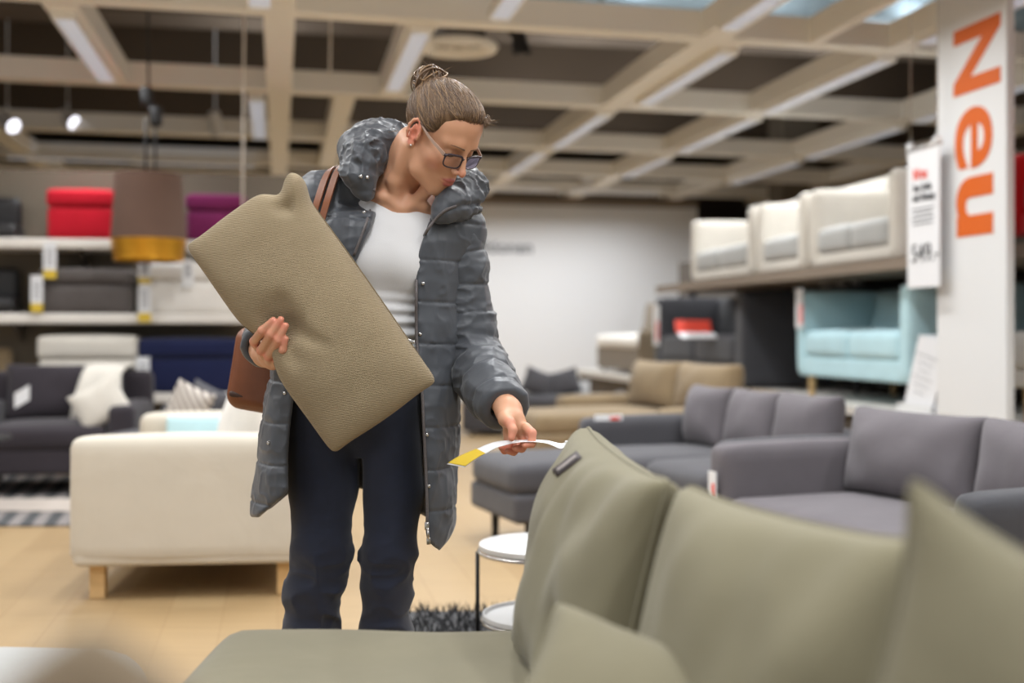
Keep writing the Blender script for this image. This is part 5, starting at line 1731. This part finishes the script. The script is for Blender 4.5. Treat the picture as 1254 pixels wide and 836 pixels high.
KV, KF = sculpt(f_collar, (-0.42, 2.64, 1.18), (0.0, 3.0, 1.53), 0.0028)
ob('collar', (KV, KF), M['coat_collar'], coat, world=True)

def coat_hit(px, py, f=None, Y0=2.45, Y1=2.95):
    """first point of the coat (or another shape) along the line through a picture position"""
    f = f or f_coat
    Y = Y0
    while Y < Y1:
        p = A(px, py, Y).astype(np.float32)[None]
        d = float(f(p)[0])
        if d < 0.001: return A(px, py, Y)
        Y += max(d * 0.6, 0.0012)
    return None
M['zip'] = mat('zip', (98, 92, 92), 0.5, bump=0.5, bscale=600)
zp = []
for (x, y) in [(559, 252), (545, 258), (532, 270), (521, 286), (512, 308), (510, 345), (510, 400), (512, 440), (517, 480), (519, 520), (521, 560), (523, 610), (523, 640)]:
    h = coat_hit(x, y, lambda p: np.minimum(f_coat(p), f_collar(p)))
    if h is not None: zp.append(h - np.array([0, 0.002, 0]))
zp = spline(zp, 90)
ob('zipper', tube(zp, 0.0034, 6), M['zip'], coat, world=True)
teeth = []
for i in range(0, 89):
    c_ = zp[i]; teeth.append(xf(box(0.0036, 0.003, 0.0016), c_ - np.array([0, 0.003, 0])))
zt = ob('zipper_teeth', join(*teeth), M['zip'], coat, world=True, smooth=False)
zt['kind'] = 'stuff'
ze = zp[-1]
pull = join(xf(bevbox(0.010, 0.006, 0.018, 0.002), ze + np.array([0.0, -0.004, -0.006])), tube([ze + np.array([0.002, -0.008, -0.01]), ze + np.array([0.004, -0.010, -0.034])], 0.003, 8), xf(bevbox(0.009, 0.004, 0.016, 0.0015), ze + np.array([0.004, -0.010, -0.038])))
ob('zipper_pull', pull, M['chrome'], coat, world=True)
lzp = []
for (x, y) in [(459, 232), (456, 250), (450, 270), (442, 292), (434, 312)]:
    h = coat_hit(x - 1, y, lambda p: np.minimum(f_coat(p), f_collar(p)))
    if h is not None: lzp.append(h - np.array([-0.001, 0.001, 0]))
if len(lzp) > 2:
    ob('zipper', tube(spline(lzp, 24), 0.003, 6), M['zip'], coat, world=True)
for (x, y) in [(446, 260), (518, 347), (514.5, 409), (523, 532), (525, 595), (349, 481), (329, 542), (442, 216), (450, 217)]:
    h = coat_hit(x, y, lambda p: np.minimum(f_coat(p), f_collar(p)))
    if h is None: continue
    ob('snap_button', xf(lathe([(0.0005, 0.003), (0.002, 0.0032), (0.0036, 0.0024), (0.0044, 0.001), (0.0044, -0.002)], 18), h + np.array([0, -0.001, 0]), EUL(90, 0, 0)), M['chrome'], coat, world=True)

# ------------------------------------------------------------------ what she carries
M['leather'] = mat('leather', (118, 66, 36), 0.42, var=0.12, vscale=14, bump=0.2, bscale=240)
M['leather_dark'] = mat('leather_dark', (60, 34, 22), 0.6)
bag = thing('handbag', 'brown leather shoulder bag hanging behind the woman\'s arm', 'bag', tuple(A(327, 460, 2.95)))
Rb = EUL(0, 10, 0)
V, F = rbox(0.165, 0.085, 0.20, 0.035, 16, (0.0, 0.008, 0), 0.004, 3, 6)
V[:, 0] *= 1 + 0.25 * (V[:, 2] + 0.1)
ob('pouch', xf((V, F), (0, 0, 0.01), Rb), M['leather'], bag)
ob('bottom_seam', xf(rbox(0.168, 0.089, 0.014, 0.006, 8), (0, 0, -0.055), Rb), M['leather_dark'], bag)
for k_ in (0, 1):
    dx = 0.024 * k_
    pts = [A(350, 420, 2.97), A(392, 330, 2.99), A(424, 252, 2.955), A(428, 214, 2.89), A(421, 201, 2.83), A(412, 212, 2.765), A(401, 245, 2.716), A(391, 280, 2.70)]
    pts = spline([p_ + np.array([-dx, 0, -dx * 0.35]) for p_ in pts], 34)
    ring = []
    for i, p_ in enumerate(pts):
        w_ = np.array([0.0085, 0.0, 0.0045])
        nrm = np.cross(pts[min(i + 1, 33)] - pts[max(i - 1, 0)], w_); nrm = nrm / np.linalg.norm(nrm) * 0.002
        ring.append([p_ - w_ + nrm, p_ + w_ + nrm, p_ + w_ - nrm, p_ - w_ - nrm])
    ob('shoulder_strap', loft(ring, cap=True), M['leather'], bag, world=True, auto=40)

# lumbar pillow, ribbed knit
def rib_mat():
    m = fabric('f_pillow', (155, 138, 110), var=0.05, bump=0.3, bscale=700, wrinkle=0.0)
    nt = m.node_tree; b = nt.nodes['Principled BSDF']
    tc = nt.nodes.new('ShaderNodeTexCoord'); mp = nt.nodes.new('ShaderNodeMapping'); mp.inputs['Rotation'].default_value = (0, math.radians(-8), 0)
    nt.links.new(tc.outputs['Object'], mp.inputs['Vector'])
    wv = nt.nodes.new('ShaderNodeTexWave'); wv.bands_direction = 'Z'; wv.inputs['Scale'].default_value = 98; wv.inputs['Distortion'].default_value = 0.6; wv.inputs['Detail'].default_value = 1
    nt.links.new(mp.outputs['Vector'], wv.inputs['Vector'])
    bp = nt.nodes.new('ShaderNodeBump'); bp.inputs['Strength'].default_value = 0.8; bp.inputs['Distance'].default_value = 0.002
    nt.links.new(wv.outputs['Fac'], bp.inputs['Height']); nt.links.new(bp.outputs['Normal'], b.inputs['Normal'])
    return m
M['f_pillow'] = rib_mat()
pil = thing('lumbar_pillow', 'ribbed khaki lumbar pillow held up by the woman', 'pillow', tuple(A(382, 384, 2.545)))
PX, PZ = Vector((0.575, 0.03, -0.818)).normalized(), Vector((0.80, 0.0, 0.60))
PZ = (PZ - PX * PZ.dot(PX)).normalized(); PYv = PZ.cross(PX)
PR = Matrix((PX, PYv, PZ)).transposed()
V, F = cushion(0.515, 0.258, 0.165, 64, pinch=-0.035, seed=5.0, wr=0.007, wf=7, ex=0.36, ears=0.05, rnd=0.05,
               dents=((-0.015, -0.066, 0.045, 0.036, -1), (0.005, -0.035, 0.022, 0.012, -1), (0.03, -0.030, 0.016, 0.012, -1), (0.052, -0.016, 0.014, 0.010, -1), (0.07, -0.004, 0.012, 0.006, -1), (-0.05, -0.03, 0.02, 0.01, -1), (0.055, -0.075, 0.022, 0.012, -1), (-0.215, 0.085, 0.018, 0.020, -1)))
# the grip pulls the long edge in
for i in range(len(V)):
    x, y, z = V[i]
    g_ = math.exp(-((x - 0.0) / 0.05) ** 2) * max(0, -(z) / 0.126) ** 2
    V[i, 2] += 0.020 * g_
    # nipped top ear
    e_ = math.exp(-((z - 0.088) / 0.022) ** 2) * max(0.0, (-x - 0.15) / 0.10)
    V[i, 0] += 0.020 * e_
    e_ = math.exp(-((x + 0.235) / 0.03) ** 2 - ((z - 0.13) / 0.03) ** 2)
    V[i, 2] += 0.014 * e_; V[i, 0] -= 0.004 * e_; V[i, 1] *= 1 + 0.5 * e_
ob('cover', xf((V, F), (0, 0, 0), PR), M['f_pillow'], pil)
n = 56
s = np.linspace(-1, 1, n + 1); s = np.sign(s) * (1 - (1 - np.abs(s)) ** 1.35)
rim_idx = [i for i in range(len(V)) if abs(V[i, 1]) < 1e-9 and False]
M['seam_dark'] = mat('seam_dark', (112, 96, 70), 0.9)
def pil_rim(side):
    pts = []
    for u in s[2:-2]:
        e = 1.0
        x = u * 0.515 / 2 * e; z = side * 0.258 / 2 * (1 + 0.035 * (1 - u * u)) * e
        if side < 0: z += 0.020 * math.exp(-(x / 0.05) ** 2)
        pts.append(tuple(np.array(PR) @ np.array([x, 0, z])))
    return pts
ob('seam', tube(pil_rim(-1), 0.0022, 6), M['seam_dark'], pil)
ob('seam', tube(pil_rim(1), 0.0022, 6), M['seam_dark'], pil)
zpos = np.array(PR) @ np.array([0.165, 0.0, 0.135])
ob('zip_puller', xf(bevbox(0.016, 0.004, 0.007, 0.001), zpos, EUL(0, 20, 0)), M['chrome'], pil)

# price strip pinched in her left hand
st = thing('price_strip', 'white paper price strip with yellow end held in the woman\'s hand', 'price tag', tuple(A(640, 540, 2.54)))
bk = spline([np.append(v, 2.565) for v in [(547, 568), (560, 560), (580, 551), (607, 540.5), (640, 538.3), (668, 538.8), (686, 542.5), (693, 541)]], 60)
fr_ = spline([np.append(v, 2.535) for v in [(569, 572), (578, 565), (592, 556.5), (612, 546.5), (640, 540.8), (668, 542.2), (687, 549), (694, 542.5)]], 60)
cross = []
for b_, f_ in zip(bk, fr_):
    pa, pb = A(b_[0], b_[1], b_[2]), A(f_[0], f_[1], f_[2])
    cross.append([pa * (1 - w) + pb * w for w in np.linspace(0, 1, 7)])
Vs, Fs = loft(cross, closed=False)
o = ob('paper', (Vs, Fs), M['paper'], st, world=True)
mod = o.modifiers.new('thickness', 'SOLIDIFY'); mod.thickness = 0.0007
up = np.array([0, -0.0010, 0.0012])
def strip_patch(i0, i1, j0, j1, name, m):
    V_, F_ = loft([[c + up for c in cr[j0:j1 + 1]] for cr in cross[i0:i1 + 1]], closed=False)
    o_ = ob(name, (V_, F_), m, st, world=True)
    md = o_.modifiers.new('thickness', 'SOLIDIFY'); md.thickness = 0.0004
strip_patch(1, 18, 0, 6, 'yellow_panel', M['yellow'])
ob('string_knot', xf(rbox(0.008, 0.006, 0.006, 0.002, 4), A(694, 541, 2.552)), M['white_plastic'], st, world=True)

# woven brand label sewn on the tall cushion
M['label_dark'] = mat('label_dark', (58, 50, 52), 0.7)
M['label_print'] = mat('label_print', (150, 142, 140), 0.7)

from mathutils.bvhtree import BVHTree
def surface_hits(o_, pix, off=0.002):
    """points on an object's own surface, found along lines of sight"""
    me = o_.data
    T = Matrix.Translation(o_.parent.location)
    bv = BVHTree.FromPolygons([T @ v.co for v in me.vertices], [list(p.vertices) for p in me.polygons])
    o0 = Vector((0, 0, CAMZ)); out = []
    for (x, y) in pix:
        h = bv.ray_cast(o0, (P(x, y, 1.0) - o0).normalized())
        out.append(np.array((h[0] + h[1] * off)[:]) if h[0] is not None else None)
    return out
covA = [c for c in cA.children if c.name.startswith('cover')][0]
rows = []
for t in np.linspace(0, 1, 9):
    cx_, cy_ = 680 + 30 * t, 580 - 23 * t
    hs = surface_hits(covA, [(cx_ + 3.2 * w, cy_ + 4.0 * w) for w in (-1, -0.5, 0, 0.5, 1)], 0.0025)
    if all(h is not None for h in hs): rows.append(hs)
if len(rows) > 2:
    lab = ob('woven_label', loft(rows, closed=False), M['label_dark'], cA, world=True)
    md = lab.modifiers.new('thickness', 'SOLIDIFY'); md.thickness = 0.0015
    ob('label_print', loft([[r[1] * 0.6 + r[2] * 0.4 + np.array([0, -.0015, .0015]), r[3] * 0.6 + r[2] * 0.4 + np.array([0, -.0015, .0015])] for r in rows[1:-1]], closed=False), M['label_print'], lab, world=True)
hs = surface_hits(covA, [(708, 552), (712, 560), (705, 556)], -0.001)
hs = [h for h in hs if h is not None]
if hs:
    ob('loop_string', tube(spline([A(694, 541.5, 2.555), A(700, 543, 2.50) * 0.6 + hs[0] * 0.4, hs[0]], 14), 0.0013, 6), M['white_plastic'], st, world=True)
